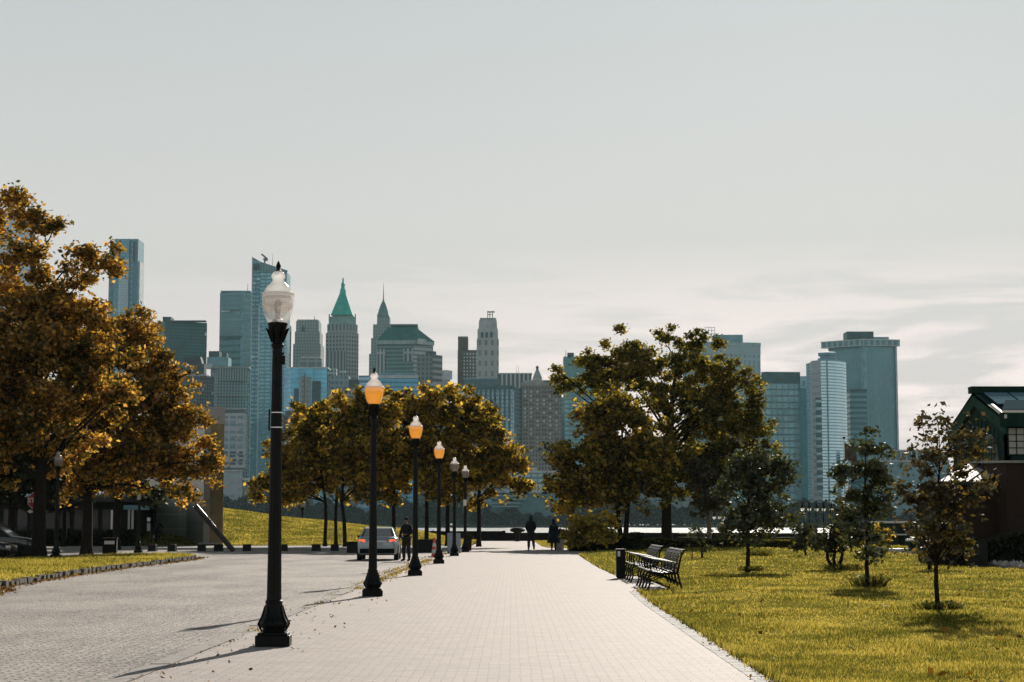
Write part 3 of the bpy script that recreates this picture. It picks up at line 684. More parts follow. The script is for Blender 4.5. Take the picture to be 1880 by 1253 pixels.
# --- striped block behind
Y = 2150
t = tower('white striped flat block peeking over the teal finned block', 946, Y, 'office_building', 'building')
pbox(t, 'wall', 914, 976, 687, 963, Y, 20, mat_facade('white_stripes', (0.42, 0.43, 0.42), (0.05, 0.08, 0.085), 5.2, 200, 0.62, 1.0, 0.1, 0.8)); pbox(t, 'parapet', 913, 977, 685, 687, Y - 1, 22, PALE)
for px in (948, 952): rod(t, 'antenna', px, 671, 685, Y + 8, 0.35, PALE)
# --- beige office block with lit windows (each window pair a part)
Y = 1960
t = tower('beige grey office block with pairs of white lit windows, left of the right-hand trees', 995, Y, 'office_building', 'building')
BE = pbr('beige_masonry', (0.145, 0.135, 0.115), 0.85, 0, 0.2, 0.05, 0.35)
pbox(t, 'wall', 959, 1031, 708, 963, Y, 26, mat_facade('beige_wall', (0.125, 0.118, 0.102), (0.045, 0.06, 0.06), 3.4, 4.6, 0.45, 0.5, 0.5, 0.85)); pbox(t, 'cornice', 957, 1032, 703, 708, Y - 1.2, 28, MASON)
pbox(t, 'parapet', 962, 1031, 698.5, 703, Y + 1, 20, rm('parapet_stone', (0.20, 0.21, 0.20))); pbox(t, 'roof_rail', 998, 1029, 699, 701.0, Y + 0.2, 0.5, DKROOF)
rl = random.Random(4); DIMW = rm('dim_window', (0.06, 0.075, 0.07)); WARMW = rm('warm_blind', (0.30, 0.26, 0.19))
for r_ in range(15):
    for c_ in range(6):
        q = rl.random(); mt = PALE if (q < 0.62 and r_ < 9) or q < 0.12 else (WARMW if q > 0.85 and r_ > 8 else DIMW)
        pbox(t, 'window', 961.5 + c_ * 11.5, 966.8 + c_ * 11.5 - 1.6 * rl.random(), 718 + r_ * 7.7, 721.6 + r_ * 7.7, Y - 0.5, 0.7, mt)
# --- small peaked roof behind
t = tower('little stone tower with a peaked roof and finial showing over the beige block', 986, 2000, 'church_tower', 'tower')
cx = XP(986.5, 2020); zz = lambda y: ZT(y, 2020)
pbox(t, 'wall', 978, 995, 694, 963, 2006, 20, MASON)
sqlathe(t, 'roof', cx, 2020, [(5.4, zz(696)), (4.2, zz(690)), (1.8, zz(681)), (1.2, zz(679))], rm('peak_slate', (0.12, 0.15, 0.15)), PI / 4)
MB().lathe([(1.6, zz(681)), (1.3, zz(677)), (1.9, zz(675)), (0.7, zz(672))], 8, (cx, 2020, 0)).build('finial', DKROOF, t, org=t.location)
# --- teal block behind the right tree cluster
Y = 2000
t = tower('plain teal block with tiny lights, right of the beige office block', 1060, Y, 'office_building', 'building')
part(t, 'wall', fquad(1030, 1036, 1135, Y, 6, 6), B0, ZT(732, Y), mat_facade('plain_teal', (0.06, 0.14, 0.165), (0.075, 0.165, 0.19), 6, 5, 0.85, 0.7, 0.4, 0.4, 0.25)); pbox(t, 'parapet', 1030, 1134, 729.5, 732, Y + 8, 20, STEELB)
t = tower('dark green tower top hidden by the left edge of the right-hand trees', 1066, 2200)
pbox(t, 'tower_body', 1035, 1098, 655, 963, 2200, 30, mat_facade('hidden_teal', (0.05, 0.12, 0.12), (0.04, 0.10, 0.10), 4, 4, 0.8, 0.6, 0.3)); pbox(t, 'rooftop_box', 1042, 1054, 648, 655, 2210, 10, DKROOF)
rod(t, 'antenna', 1039, 642, 655, 2205, 0.5, MAST)
t = tower('low grey teal block glimpsed between the trunks of the right-hand trees', 1200, 1990, 'office_building', 'building')
pbox(t, 'wall', 1136, 1275, 862, 963, 1990, 20, mat_facade('glimpsed_block', (0.10, 0.14, 0.145), (0.06, 0.10, 0.11), 6, 5, 0.7, 0.5, 0.4)); pbox(t, 'parapet', 1135, 1276, 859, 862, 1989, 22, STEELB)
# --- low glass hall on the shore
Y = 1915
t = tower('low glazed hall with pale window grid above the river trees', 982, Y, 'waterfront_hall', 'building')
pbox(t, 'wall', 925, 1050, 868, 963, Y, 24, mat_facade('hall_grid', (0.06, 0.12, 0.13), (0.22, 0.31, 0.33), 7.2, 5.6, 0.8, 0.62, 0.35, 0.5)); pbox(t, 'roof', 923, 1052, 865, 868.5, Y - 2, 28, PALE)
pbox(t, 'rooftop_box', 973, 986, 859, 865, Y + 6, 8, PALE)
t = tower('long low terminal with stacked pale roof edges on the far shore', 950, 1896, 'ferry_terminal', 'building')
for i, (a, b2, y) in enumerate(((926, 998, 905), (915, 962, 911), (905, 965, 917), (903, 955, 924), (903, 953, 930))): pbox(t, 'roof_edge', a, b2, y - 1, y + 0.9, 1896 - i * 1.5, 12, rm('teal_pale', (0.20, 0.30, 0.31)) if i == 0 else bpy.data.materials['teal_pale'])
pbox(t, 'wall', 903, 1050, 905, 963, 1899, 12, rm('terminal_wall', (0.045, 0.10, 0.11)))
# --- white slab by the memorial wall
Y = 1930
t = tower('white slab block with rows of dark windows, left of the tall slanted tower', 430, Y, 'apartment_building', 'building')
WH = mat_facade('white_slab', (0.44, 0.47, 0.49), (0.20, 0.26, 0.29), 8.0, 8.0, 0.8, 0.36, 0.6, 0.8)
pbox(t, 'wall', 408, 451, 759, 859, Y, 14, WH); pbox(t, 'wall', 408, 449.5, 859.2, 963, Y + 2, 12, rm('undercroft', (0.05, 0.08, 0.085)))
pbox(t, 'roof_structure', 411, 450, 751, 759, Y + 3, 9, rm('roof_dark', (0.05, 0.08, 0.085))); pbox(t, 'roof_edge', 408, 451, 750, 752, Y + 1, 12, PALE)
for r_ in range(13):
    for a, b2 in ((411, 420), (423, 436), (440, 449)):
        if r_ > 3 or (r_ + int(a)) % 3: pbox(t, 'window', a + 0.6 * (r_ % 2), b2 - 0.9 * ((r_ + int(b2)) % 3), 766 + r_ * 7.0, 768.8 + r_ * 7.0 + (1 if r_ > 8 else 0), Y - 0.4, 0.6, STEELB if r_ < 9 else DKROOF)
t = tower('small white base building under the white slab block', 426, 1920, 'office_building', 'building')
pbox(t, 'wall', 406, 445, 865, 963, 1920, 12, mat_facade('white_low', (0.30, 0.34, 0.36), (0.10, 0.15, 0.16), 9, 7, 0.6, 0.4, 0.4)); pbox(t, 'roof', 405, 446, 863, 865.3, 1918, 15, PALE)
pbox(t, 'canopy', 446, 460, 878, 882, 1918, 8, PALE)
# --- right group
Y = 2150
t = tower('pale ribbed office tower with an open lattice on its roof, behind the right-hand trees', 1348, Y)
PR = mat_facade('ribbed_pale', (0.25, 0.32, 0.34), (0.08, 0.14, 0.155), 5.9, 100, 0.55, 0.97, 0.2, 0.6)
f = fquad(1255, 1296, 1397, Y, 20, 16); part(t, 'tower_body', f, B0, ZT(650, Y), PR)
part(t, 'top_storey', fquad(1254, 1295.5, 1397.5, Y - 0.5, 20, 16), ZT(650, Y), ZT(634, Y), mat_facade('top_slots', (0.26, 0.33, 0.35), (0.06, 0.11, 0.12), 5.9, 21, 0.5, 0.5, 0.2, 0.6))
part(t, 'cornice', fquad(1253, 1295, 1398, Y - 1, 20, 16), ZT(634, Y), ZT(627.5, Y), rm('cornice_blue', (0.20, 0.27, 0.29)))
pbox(t, 'rooftop_box', 1312, 1365, 615, 629, Y + 10, 18, STEELB)
c = MB(); x0, x1 = XP(1298, Y), XP(1315, Y); z0, z1 = ZT(628, Y), ZT(600, Y)
for x in lin(x0, x1, 4): c.box((x, Y + 8, (z0 + z1) / 2), (0.6, 0.6, z1 - z0))
for z in lin(z0 + 3, z1, 5): c.box(((x0 + x1) / 2, Y + 8, z), (x1 - x0, 0.55, 0.55))
c.build('lattice', PALE, t, org=t.location)
Y = 2000
t = tower('dark teal glass block with a solid dark top, left of the curved tower', 1430, Y)
DT = mat_facade('dark_teal_grid', (0.045, 0.10, 0.115), (0.075, 0.155, 0.175), 6.6, 7.2, 0.88, 0.78, 0.45, 0.4, 0.25)
f = fquad(1378, 1405, 1469.5, Y, 22, 4); part(t, 'tower_body', f, B0, ZT(704, Y), DT)
part(t, 'top_storey', fquad(1398, 1405, 1469.5, Y - 0.2, 6, 4), ZT(704, Y), ZT(683, Y), rm('dark_top', (0.035, 0.075, 0.08)))
part(t, 'pale_side', fquad(1378, 1404.6, 1405, Y - 0.6, 21, 0.3), ZT(770, Y), ZT(703, Y), mat_facade('pale_grid_side', (0.30, 0.33, 0.33), (0.20, 0.24, 0.25), 3, 7, 0.8, 0.6, 0.3))
t = tower('narrow dark block squeezed between the teal block and the curved tower', 1481, 2050)
pbox(t, 'tower_body', 1469.8, 1496, 713, 963, 2050, 24, rm('narrow_dark', (0.025, 0.075, 0.082))); pbox(t, 'upper_storeys', 1471, 1491, 691, 713, 2056, 16, mat_facade('narrow_top', (0.16, 0.25, 0.28), (0.04, 0.09, 0.10), 6, 12, 0.5, 0.5, 0.4))
Y = 1960
t = tower('curved pale blue glass tower with banded white left side', 1528, Y)
CV = mat_facade('curved_glass', (0.42, 0.72, 0.82), (0.52, 0.82, 0.92), 30, 3.4, 1.0, 0.6, 0.15, 0.28, 0.16, band=True, spec=0.8, metal=0.8)
cx0, cx1 = XP(1508, Y), XP(1563, Y); arc = []
for i in range(15):
    a = i / 14; arc.append((cx0 + (cx1 - cx0) * a, Y + 2 + 26 * (a ** 2.4)))
body = arc + [(cx1 - 4, Y + 55), (cx0 - 8, Y + 50)]
part(t, 'curved_wall', body, B0, ZT(661, Y), CV)
part(t, 'banded_side', [(XP(1491, Y + 14), Y + 14), (cx0 - 0.2, Y + 1.5), (cx0 - 0.2, Y + 30), (XP(1493, Y + 14), Y + 34)], B0, ZT(661, Y), mat_facade('white_bands', (0.40, 0.44, 0.45), (0.16, 0.23, 0.25), 20, 7.4, 1, 0.45, 0.1, 0.6, band=True))
pbox(t, 'seam', 1519.5, 1520.5, 662, 963, Y + 1.2, 1.2, STEELB)
pbox(t, 'dark_inset', 1498, 1508, 730, 905, Y + 1.0, 4, mat_facade('inset_bands', (0.03, 0.07, 0.08), (0.16, 0.24, 0.27), 20, 8.2, 1, 0.35, 0.2, band=True))
MB().lathe([(11, ZT(661, Y)), (11, ZT(656, Y)), (8.5, ZT(655, Y)), (8.5, ZT(652, Y)), (10.5, ZT(651, Y)), (10.5, ZT(645.5, Y)), (9, ZT(645, Y))], 18, (XP(1526, Y), Y + 18, 0)).build('roof_drum', STEELB, t, org=t.location)
Y = 2080
t = tower('largest dark teal tower at the far right with a jutting framed cornice', 1583, Y)
BT = mat_facade('big_teal', (0.05, 0.11, 0.125), (0.065, 0.135, 0.15), 2.5, 3.8, 0.55, 0.9, 0.3, 0.45, 0.3)
f = fquad(1522, 1594, 1648, Y, 34, 10); part(t, 'tower_body', f, B0, ZT(634, Y), BT)
part(t, 'cornice', fquad(1509, 1586, 1654, Y - 4, 36, 10), ZT(634, Y), ZT(625, Y), mat_facade('cornice_frames', (0.24, 0.34, 0.36), (0.05, 0.10, 0.11), 7.4, 200, 0.62, 1.0, 0.1, 0.6))
part(t, 'cornice_rim', fquad(1508.5, 1586, 1654.5, Y - 4.6, 36, 10), ZT(625, Y), ZT(623, Y), PALE); part(t, 'cornice_rim', fquad(1508.5, 1586, 1654.5, Y - 4.6, 36, 10), ZT(635.5, Y), ZT(634, Y), PALE)
pbox(t, 'rooftop_box', 1557, 1606, 609, 623, Y + 16, 24, DKROOF); pbox(t, 'rooftop_box', 1606.2, 1634, 619, 623, Y + 16, 18, STEELB)
part(t, 'corner_pier', fquad(1581, 1587, 1595, Y - 1.5, 5, 2), B0, ZT(635.6, Y), rm('corner_pier_m', (0.13, 0.23, 0.26)))
pbox(t, 'sunlit_edge', 1645.5, 1648.5, 635.6, 963, Y + 7, 2, PALE)  # pale strip added where the right edge catches the sun
t = tower('dark low block between the curved tower and the largest right tower', 1577, 2020, 'office_building', 'building')
pbox(t, 'wall', 1560, 1592, 717, 963, 2020, 24, mat_facade('dark_low', (0.03, 0.085, 0.095), (0.045, 0.11, 0.12), 20, 6, 1, 0.5, 0.3, band=True)); pbox(t, 'parapet', 1560, 1592, 715, 717, 2019, 26, DKROOF)
Y = 1960
t = tower('low block with white framed top storey at the foot of the largest tower', 1650, Y, 'office_building', 'building')
pbox(t, 'wall', 1612, 1740, 848, 963, Y, 24, rm('low_right_wall', (0.09, 0.165, 0.19))); pbox(t, 'top_storey', 1614, 1738, 829, 846, Y + 2, 18, rm('low_right_dark', (0.05, 0.10, 0.11)))
pbox(t, 'frame_rail', 1612, 1740, 826, 829, Y, 22, PALE); pbox(t, 'frame_rail', 1612, 1740, 845.5, 848, Y - 0.8, 22, PALE)
for i in range(13): pbox(t, 'frame_post', 1612 + i * 9.7, 1614 + i * 9.7, 829, 845.5, Y, 1, PALE)

# --- trees of the far shore: one mass
WOOD = mat_leaf('far_wood_leaves', [(0.022, 0.045, 0.03), (0.03, 0.055, 0.035), (0.04, 0.06, 0.035)], 0.15, 0.02, 0.0)
N = 60000
px = rng.uniform(-150, 2050, N)
def topz(px):
    y = 922 + 7 * np.sin(px * 0.021) + 5 * np.sin(px * 0.057 + 1) + 4 * np.sin(px * 0.13 + 2) + 2.5 * np.sin(px * 0.31)
    y = np.where(px < 560, y - 14, y); y = np.where((px > 900) & (px < 1060), y + 14, y); y = np.where(px > 1600, y + 18, y)
    return (HOR - y) / 3300 * 1890
yy = 1886 + rng.uniform(0, 14, N); xx = (px - 940) / 3300 * yy
zz_ = 0.5 + rng.uniform(0, 1, N) ** 0.7 * topz(px) * (1 - 0.5 * ((yy - 1893) / 9) ** 2)
C = np.stack([xx, yy, zz_], 1)
a = rng.normal(size=(N, 3)); a /= np.linalg.norm(a, axis=1)[:, None]; b = np.cross(a, rng.normal(size=(N, 3))); b /= np.linalg.norm(b, axis=1)[:, None]
s_ = rng.uniform(1.2, 2.6, N)[:, None]
V = np.stack([C - a * s_, C + b * s_ * .7, C + a * s_, C - b * s_ * .7], 1)
o = np_mesh('far_trees', V, 4, WOOD); tag(o, 'dark hazy belt of trees along the far river bank', 'woodland', kind='stuff')

# ============================================================ STREET LAMPS
def mat_glass(name, c, rough, tr, emis=None, es=0.0):
    m, t, b = newmat(name); t.n.remove(b); out = [n for n in t.n if n.type == 'OUTPUT_MATERIAL'][0]
    d = t.new('ShaderNodeBsdfDiffuse'); tl = t.new('ShaderNodeBsdfTranslucent'); g_ = t.new('ShaderNodeBsdfGlossy'); tp = t.new('ShaderNodeBsdfTransparent')
    p = t.new('ShaderNodeTexCoord').outputs['Object']
    cc = t.mix(t.math('MULTIPLY', t.noise(t.mapping(p, scale=(6, 6, 22)), 1.5, 5), 0.35), c, tuple(x * 0.6 for x in c))
    t.link(cc, d.inputs[0]); t.link(cc, tl.inputs[0]); g_.inputs['Roughness'].default_value = rough; tp.inputs[0].default_value = (*[min(1, x * 1.4) for x in c], 1)
    a = t.new('ShaderNodeMixShader'); a.inputs[0].default_value = 0.85; t.link(d.outputs[0], a.inputs[1]); t.link(tl.outputs[0], a.inputs[2])
    b2 = t.new('ShaderNodeMixShader'); b2.inputs[0].default_value = tr; t.link(a.outputs[0], b2.inputs[1]); t.link(tp.outputs[0], b2.inputs[2])
    c2 = t.new('ShaderNodeMixShader'); c2.inputs[0].default_value = 0.10; t.link(b2.outputs[0], c2.inputs[1]); t.link(g_.outputs[0], c2.inputs[2])
    fin = c2.outputs[0]
    if emis:
        e = t.new('ShaderNodeEmission'); e.inputs[0].default_value = (*emis, 1); e.inputs[1].default_value = es
        s2 = t.new('ShaderNodeAddShader'); t.link(fin, s2.inputs[0]); t.link(e.outputs[0], s2.inputs[1]); fin = s2.outputs[0]
    t.link(fin, out.inputs['Surface']); return m
FROST = mat_glass('frosted_acrylic', (1.0, 0.96, 0.93), 0.15, 0.55)
CLEARG = mat_glass('clear_acrylic', (0.90, 0.86, 0.83), 0.08, 0.68)
REFR = mat_glass('ribbed_refractor', (0.82, 0.77, 0.73), 0.3, 0.35)
GREYRF = mat_glass('dull_refractor', (0.30, 0.26, 0.23), 0.3, 0.15)
AMBER = mat_glass('amber_refractor', (0.85, 0.50, 0.06), 0.2, 0.2, (1.0, 0.45, 0.02), 0.20)

def make_lamp(label, kind, loc, group, plaque=False, brackets=False, finial=True):
    th = thing('street_lamp', label, 'street lamp', loc, 0.05, group)
    MB().box((0, 0, 0.065), (0.41, 0.41, 0.13)).box((0, 0, 0.145), (0.36, 0.36, 0.03)).build('base_plinth', BLACKMETAL, th, bevel=0.008)
    b = MB().lathe([(0.135, 0.16), (0.140, 0.18), (0.128, 0.20), (0.150, 0.225), (0.172, 0.25), (0.176, 0.27), (0.160, 0.30), (0.135, 0.345), (0.118, 0.40), (0.108, 0.46), (0.100, 0.50), (0.104, 0.51), (0.104, 0.535), (0.094, 0.545)], 28)
    for k in range(8):      # acanthus ribs on the bell
        a = k * PI / 4 + 0.2; ca, sa = math.cos(a), math.sin(a)
        b.tube([(0.14 * ca, 0.14 * sa, 0.17), (0.182 * ca, 0.182 * sa, 0.26), (0.14 * ca, 0.14 * sa, 0.35), (0.108 * ca, 0.108 * sa, 0.48)], [0.012, 0.02, 0.014, 0.006], 6)
    b.build('base_bell', BLACKMETAL, th, smooth=True)
    s = MB(); seg = 36; prof = [(0.090, 0.545), (0.087, 0.65), (0.074, 1.86), (0.060, 3.60)]
    vs = []; fs = []
    for r, z in prof:
        for k in range(seg):
            a = 2 * PI * k / seg; rr = r * (1 - 0.07 * (k % 3 == 0)); vs.append((rr * math.cos(a), rr * math.sin(a), z))
    for i in range(3):
        for k in range(seg): fs.append((i * seg + k, i * seg + (k + 1) % seg, (i + 1) * seg + (k + 1) % seg, (i + 1) * seg + k))
    s.add(vs, fs).build('post', BLACKMETAL, th)
    c = MB().lathe([(0.062, 3.59), (0.075, 3.60), (0.078, 3.63), (0.064, 3.65), (0.062, 3.70), (0.070, 3.76), (0.090, 3.80), (0.112, 3.85), (0.122, 3.875), (0.122, 3.895), (0.110, 3.90)], 28)
    for k in range(8):
        a = k * PI / 4; ca, sa = math.cos(a), math.sin(a)
        c.tube([(0.066 * ca, 0.066 * sa, 3.66), (0.09 * ca, 0.09 * sa, 3.74), (0.125 * ca, 0.125 * sa, 3.82), (0.146 * ca, 0.146 * sa, 3.832)], [0.012, 0.02, 0.016, 0.004], 6)
    c.box((0.075, 0, 3.44), (0.045, 0.05, 0.11)).box((0.068, 0.0, 3.52), (0.03, 0.035, 0.03))
    c.build('capital', BLACKMETAL, th, smooth=True)
    low = MB().lathe([(0.105, 3.885), (0.132, 3.92), (0.160, 3.98), (0.182, 4.06), (0.194, 4.14), (0.197, 4.21), (0.192, 4.25)], 32, cap=False).build('globe', CLEARG if kind != 'amber' else FROST if False else CLEARG, th, smooth='all')
    up = MB().lathe([(0.192, 4.25), (0.180, 4.275), (0.168, 4.285), (0.160, 4.31), (0.128, 4.355), (0.100, 4.38), (0.078, 4.405), (0.069, 4.43), (0.078, 4.445), (0.086, 4.46), (0.083, 4.49), (0.065, 4.52), (0.035, 4.54), (0.001, 4.545)], 32, cap=False).build('globe_top', FROST, th, smooth='all')
    MB().lathe([(0.193, 4.238), (0.200, 4.243), (0.200, 4.258), (0.193, 4.263)], 32).build('globe_rim', REFR, up, smooth=True)
    if kind == 'amber':
        MB().lathe([(0.100, 3.905), (0.124, 3.93), (0.150, 3.985), (0.171, 4.06), (0.182, 4.14), (0.184, 4.235)], 28).build('refractor', AMBER, low, smooth=True)
    elif kind == 'clear':
        MB().lathe([(0.150, 4.05), (0.172, 4.08), (0.178, 4.20), (0.160, 4.225)], 28).build('refractor', REFR, low, smooth=True)
        MB().lathe([(0.06, 3.90), (0.065, 3.93), (0.04, 3.95), (0.028, 4.0), (0.04, 4.05), (0.045, 4.16), (0.02, 4.19)], 14).build('lamp_bulb', WHITEPAINT, low, smooth=True)
    else:
        MB().lathe([(0.110, 3.91), (0.150, 3.985), (0.172, 4.07), (0.184, 4.16), (0.184, 4.235)], 28).build('refractor', GREYRF, low, smooth=True)
    if finial:
        MB().lathe([(0.040, 4.535), (0.034, 4.55), (0.016, 4.56), (0.022, 4.575), (0.030, 4.59), (0.031, 4.605), (0.022, 4.625), (0.019, 4.635), (0.012, 4.652), (0.002, 4.665)], 12).build('finial', BLACKMETAL, th, smooth=True)
    if brackets:
        for z in (2.62, 2.80): MB().lathe([(0.069, z - 0.008), (0.073, z - 0.006), (0.073, z + 0.006), (0.069, z + 0.008)], 20).build('band', CHROME, th, smooth=True)
        MB().box((-0.085, 0, 2.71), (0.02, 0.05, 0.26)).build('bracket', BLACKMETAL, th)
        MB().box((0.0, -0.094, 0.30), (0.03, 0.012, 0.05)).build('maker_plate', CHROME, th)
    if plaque: MB().box((-0.02, -0.085, plaque), (0.17, 0.015, 0.32)).build('sign_plate', WHITEPAINT, th)
    return th
LG = 'black iron street lamps along the kerb of the brick path'
make_lamp('nearest and largest black street lamp, with clear white globe and pine cone finial', 'clear', G(502, 1186), LG, brackets=True)
make_lamp('second nearest street lamp beside the path, amber globe in front of the blue low block', 'amber', G(684, 1095), LG)
make_lamp('third street lamp, amber globe against tree leaves, beside the standing officer', 'amber', G(762, 1057), LG)
make_lamp('fourth street lamp, small amber globe, right beside the traffic cone', 'amber', G(805.5, 1035), LG)
make_lamp('fifth street lamp with white globe, standing before the folding sign', 'grey', G(834, 1021), LG)
make_lamp('farthest street lamp of the path row, brownish globe and white plate on its post', 'brown', G(854, 1014), LG, plaque=2.58)
LG2 = 'black iron street lamps on the left verge and beyond'
make_lamp('street lamp with white globe on the left verge beside the stop sign tree', 'grey', W(104, HOR, 77.0) * 1 - Vector((0, 0, EYE - 0.02)), LG2)
make_lamp('street lamp with amber globe on the left verge before the cyclist', 'amber', W(255, HOR, 92.0) - Vector((0, 0, EYE - 0.0)), LG2, plaque=2.85)
q = make_lamp('tiny distant street lamp with white globe standing behind the grassy mound', 'grey', Vector((XP(555, 171), 171, -2.2)), LG2); q.scale = (1.35, 1.35, 1.35)

# ------------------------------------------------------------ small lamps on the waterfront
def make_pendant(label, loc):
    th = thing('waterfront_lamp', label, 'street lamp', loc, 0, 'tall thin waterfront lamps with hanging heads')
    MB().tube([(0, 0, -0.3), (0, 0, 2.2), (0, 0, 3.9), (-0.06, 0, 4.25), (-0.25, 0, 4.42), (-0.42, 0, 4.35), (-0.48, 0, 4.15)], [0.06, 0.05, 0.04, 0.03, 0.025, 0.02, 0.02], 8).build('post', BLACKMETAL, th)
    MB().lathe([(0.06, 3.99), (0.12, 4.0), (0.13, 3.86), (0.07, 3.80)][::-1], 12, (-0.48, 0, -0.0)).lathe([(0.05, 3.98), (0.07, 4.1), (0.03, 4.2)], 10, (-0.48, 0, 0)).build('lamp_hood', BLACKMETAL, th)
    MB().ellipsoid((-0.48, 0, 3.74), (0.15, 0.15, 0.14)).build('globe', FROST, th, smooth='all')
    return th
pl = ['leftmost of the five hanging waterfront lamps in front of the curved tower', 'second from left of the five hanging waterfront lamps', 'middle one of the five hanging waterfront lamps', 'second from right of the five hanging waterfront lamps', 'rightmost of the five hanging waterfront lamps, beside the leafy sapling']
for i, px in enumerate((1486, 1498.5, 1512, 1525, 1539)):
    p = make_pendant(pl[i], (XP(px, 152 + i), 152 + i, -1.7 + 0.0)); p.scale = (1.18,) * 3
for i, (px, l) in enumerate(((1322, 'left'), (1332, 'middle'), (1343, 'right'))):
    p = make_pendant('%s one of three waterfront lamps seen between the small tree trunks' % l, (XP(px, 156), 156, -1.9)); p.scale = (1.05,) * 3

# ============================================================ BENCHES
BENCHW = pbr('bench_slat_dark', (0.010, 0.010, 0.009), 0.40, 0, 0.3, 10, 0.3, 0.1, 30)
def make_bench(label, x, y):
    """faces -X (the path), length along Y, back at +X"""
    th = thing('park_bench', label, 'bench', (x, y, 0.0), 0, 'dark slatted park benches beside the path')
    L = 1.78
    for yy in (0.05, L / 2, L - 0.05):
        f = MB()
        f.tube([(0.12, yy, 0.0), (0.05, yy, 0.20), (0.0, yy, 0.40), (0.05, yy, 0.62), (0.09, yy, 0.78), (0.16, yy, 0.88), (0.22, yy, 0.87)], [0.028, 0.024, 0.03, 0.026, 0.024, 0.022, 0.02], 6)
        f.tube([(-0.66, yy, 0.0), (-0.60, yy, 0.16), (-0.63, yy, 0.30), (-0.58, yy, 0.42)], [0.03, 0.022, 0.026, 0.024], 6)
        f.tube([(-0.58, yy, 0.41), (-0.30, yy, 0.375), (0.0, yy, 0.39)], [0.026, 0.022, 0.026], 6)
        f.tube([(-0.60, yy, 0.20), (-0.35, yy, 0.31), (-0.1, yy, 0.27), (0.05, yy, 0.16)], 0.014, 5)
        f.build('frame', BLACKMETAL, th, smooth=True)
        # broad arm and its ring
        a = MB().box((-0.27, yy, 0.655), (0.62, 0.075, 0.03), M=Matrix.Rotation(0.16, 3, 'Y')).build('armrest', pbr('armrest_top', (0.16, 0.15, 0.135), 0.3, 0, 0.7) if 'armrest_top' not in bpy.data.materials else bpy.data.materials['armrest_top'], th, bevel=0.01)
        r = MB()
        for cx_, cz_, rr in ((-0.36, 0.54, 0.105), (-0.14, 0.52, 0.08)):
            r.tube([(cx_ + rr * math.cos(t_), yy, cz_ + rr * math.sin(t_)) for t_ in lin(0, 2 * PI, 15)], 0.011, 5, cap=False)
        r.tube([(-0.56, yy, 0.42), (-0.60, yy, 0.55), (-0.57, yy, 0.70)], 0.018, 6)
        r.build('arm_ring', BLACKMETAL, th)
    for i in range(7):
        u = i / 6; xx = -0.60 + 0.56 * u; zz2 = 0.435 - 0.055 * math.sin(u * PI) + 0.01
        MB().box((xx, L / 2, zz2), (0.062, L, 0.026), M=Matrix.Rotation(-0.12 + 0.3 * u, 3, 'Y')).build('seat_slat', BENCHW, th, bevel=0.006)
    for i, (xx, zz2, an) in enumerate(((0.0, 0.50, 1.45), (0.01, 0.585, 1.40), (0.03, 0.67, 1.30), (0.055, 0.75, 1.2), (0.095, 0.825, 0.95), (0.155, 0.885, 0.35))):
        MB().box((xx - 0.02, L / 2, zz2), (0.066, L, 0.024), M=Matrix.Rotation(-an, 3, 'Y')).build('back_slat', BENCHW, th, bevel=0.006)
    return th
make_bench('nearest slatted bench beside the path, its end frame on the grass edge', 3.60, 39.4)
make_bench('second bench, right behind the nearest one in the same row', 3.62, 41.35)
make_bench('third bench along the path, just this side of the dark bin', 3.66, 45.7)
make_bench('farthest bench of the row, beside the dark bin', 3.68, 47.7)
# bin with label
t = thing('litter_bin', 'dark square litter bin with a pale label at the end of the benches', 'bin', (2.93, 48.9, 0.0))
MB().box((0, 0, 0.39), (0.24, 0.30, 0.72)).box((0, 0, 0.03), (0.20, 0.26, 0.06)).build('body', BLACKMETAL, t, bevel=0.02)
MB().box((0, 0, 0.77), (0.27, 0.33, 0.04)).build('lid', BLACKMETAL, t, bevel=0.015)
MB().box((-0.05, -0.154, 0.66), (0.07, 0.006, 0.14)).build('label_plate', WHITEPAINT, t)

# ============================================================ BODIES
def skin_mesh(nodes, edges, radii, sub=1):
    me = bpy.data.meshes.new('tmp'); me.from_pydata(nodes, edges, []); o = bpy.data.objects.new('tmp', me); col.objects.link(o)
    md = o.modifiers.new('s', 'SKIN'); md.use_smooth_shade = True
    if not me.skin_vertices: 
        me.skin_vertices
    for i, r in enumerate(radii):
        sv = me.skin_vertices[0].data[i]; sv.radius = r if isinstance(r, tuple) else (r, r); sv.use_root = (i == 0)
    o.modifiers.new('u', 'SUBSURF').levels = sub; o.modifiers['u'].render_levels = sub
    dg = bpy.context.evaluated_depsgraph_get(); dg.update(); ev = o.evaluated_get(dg)
    out = bpy.data.meshes.new_from_object(ev); vs = [tuple(v.co) for v in out.vertices]; fs = [tuple(p.vertices) for p in out.polygons]
    bpy.data.objects.remove(o); bpy.data.meshes.remove(me); bpy.data.meshes.remove(out)
    return vs, fs
SKIN = pbr('skin', (0.20, 0.11, 0.075), 0.6); HAIR = pbr('dark_hair', (0.012, 0.010, 0.009), 0.6)
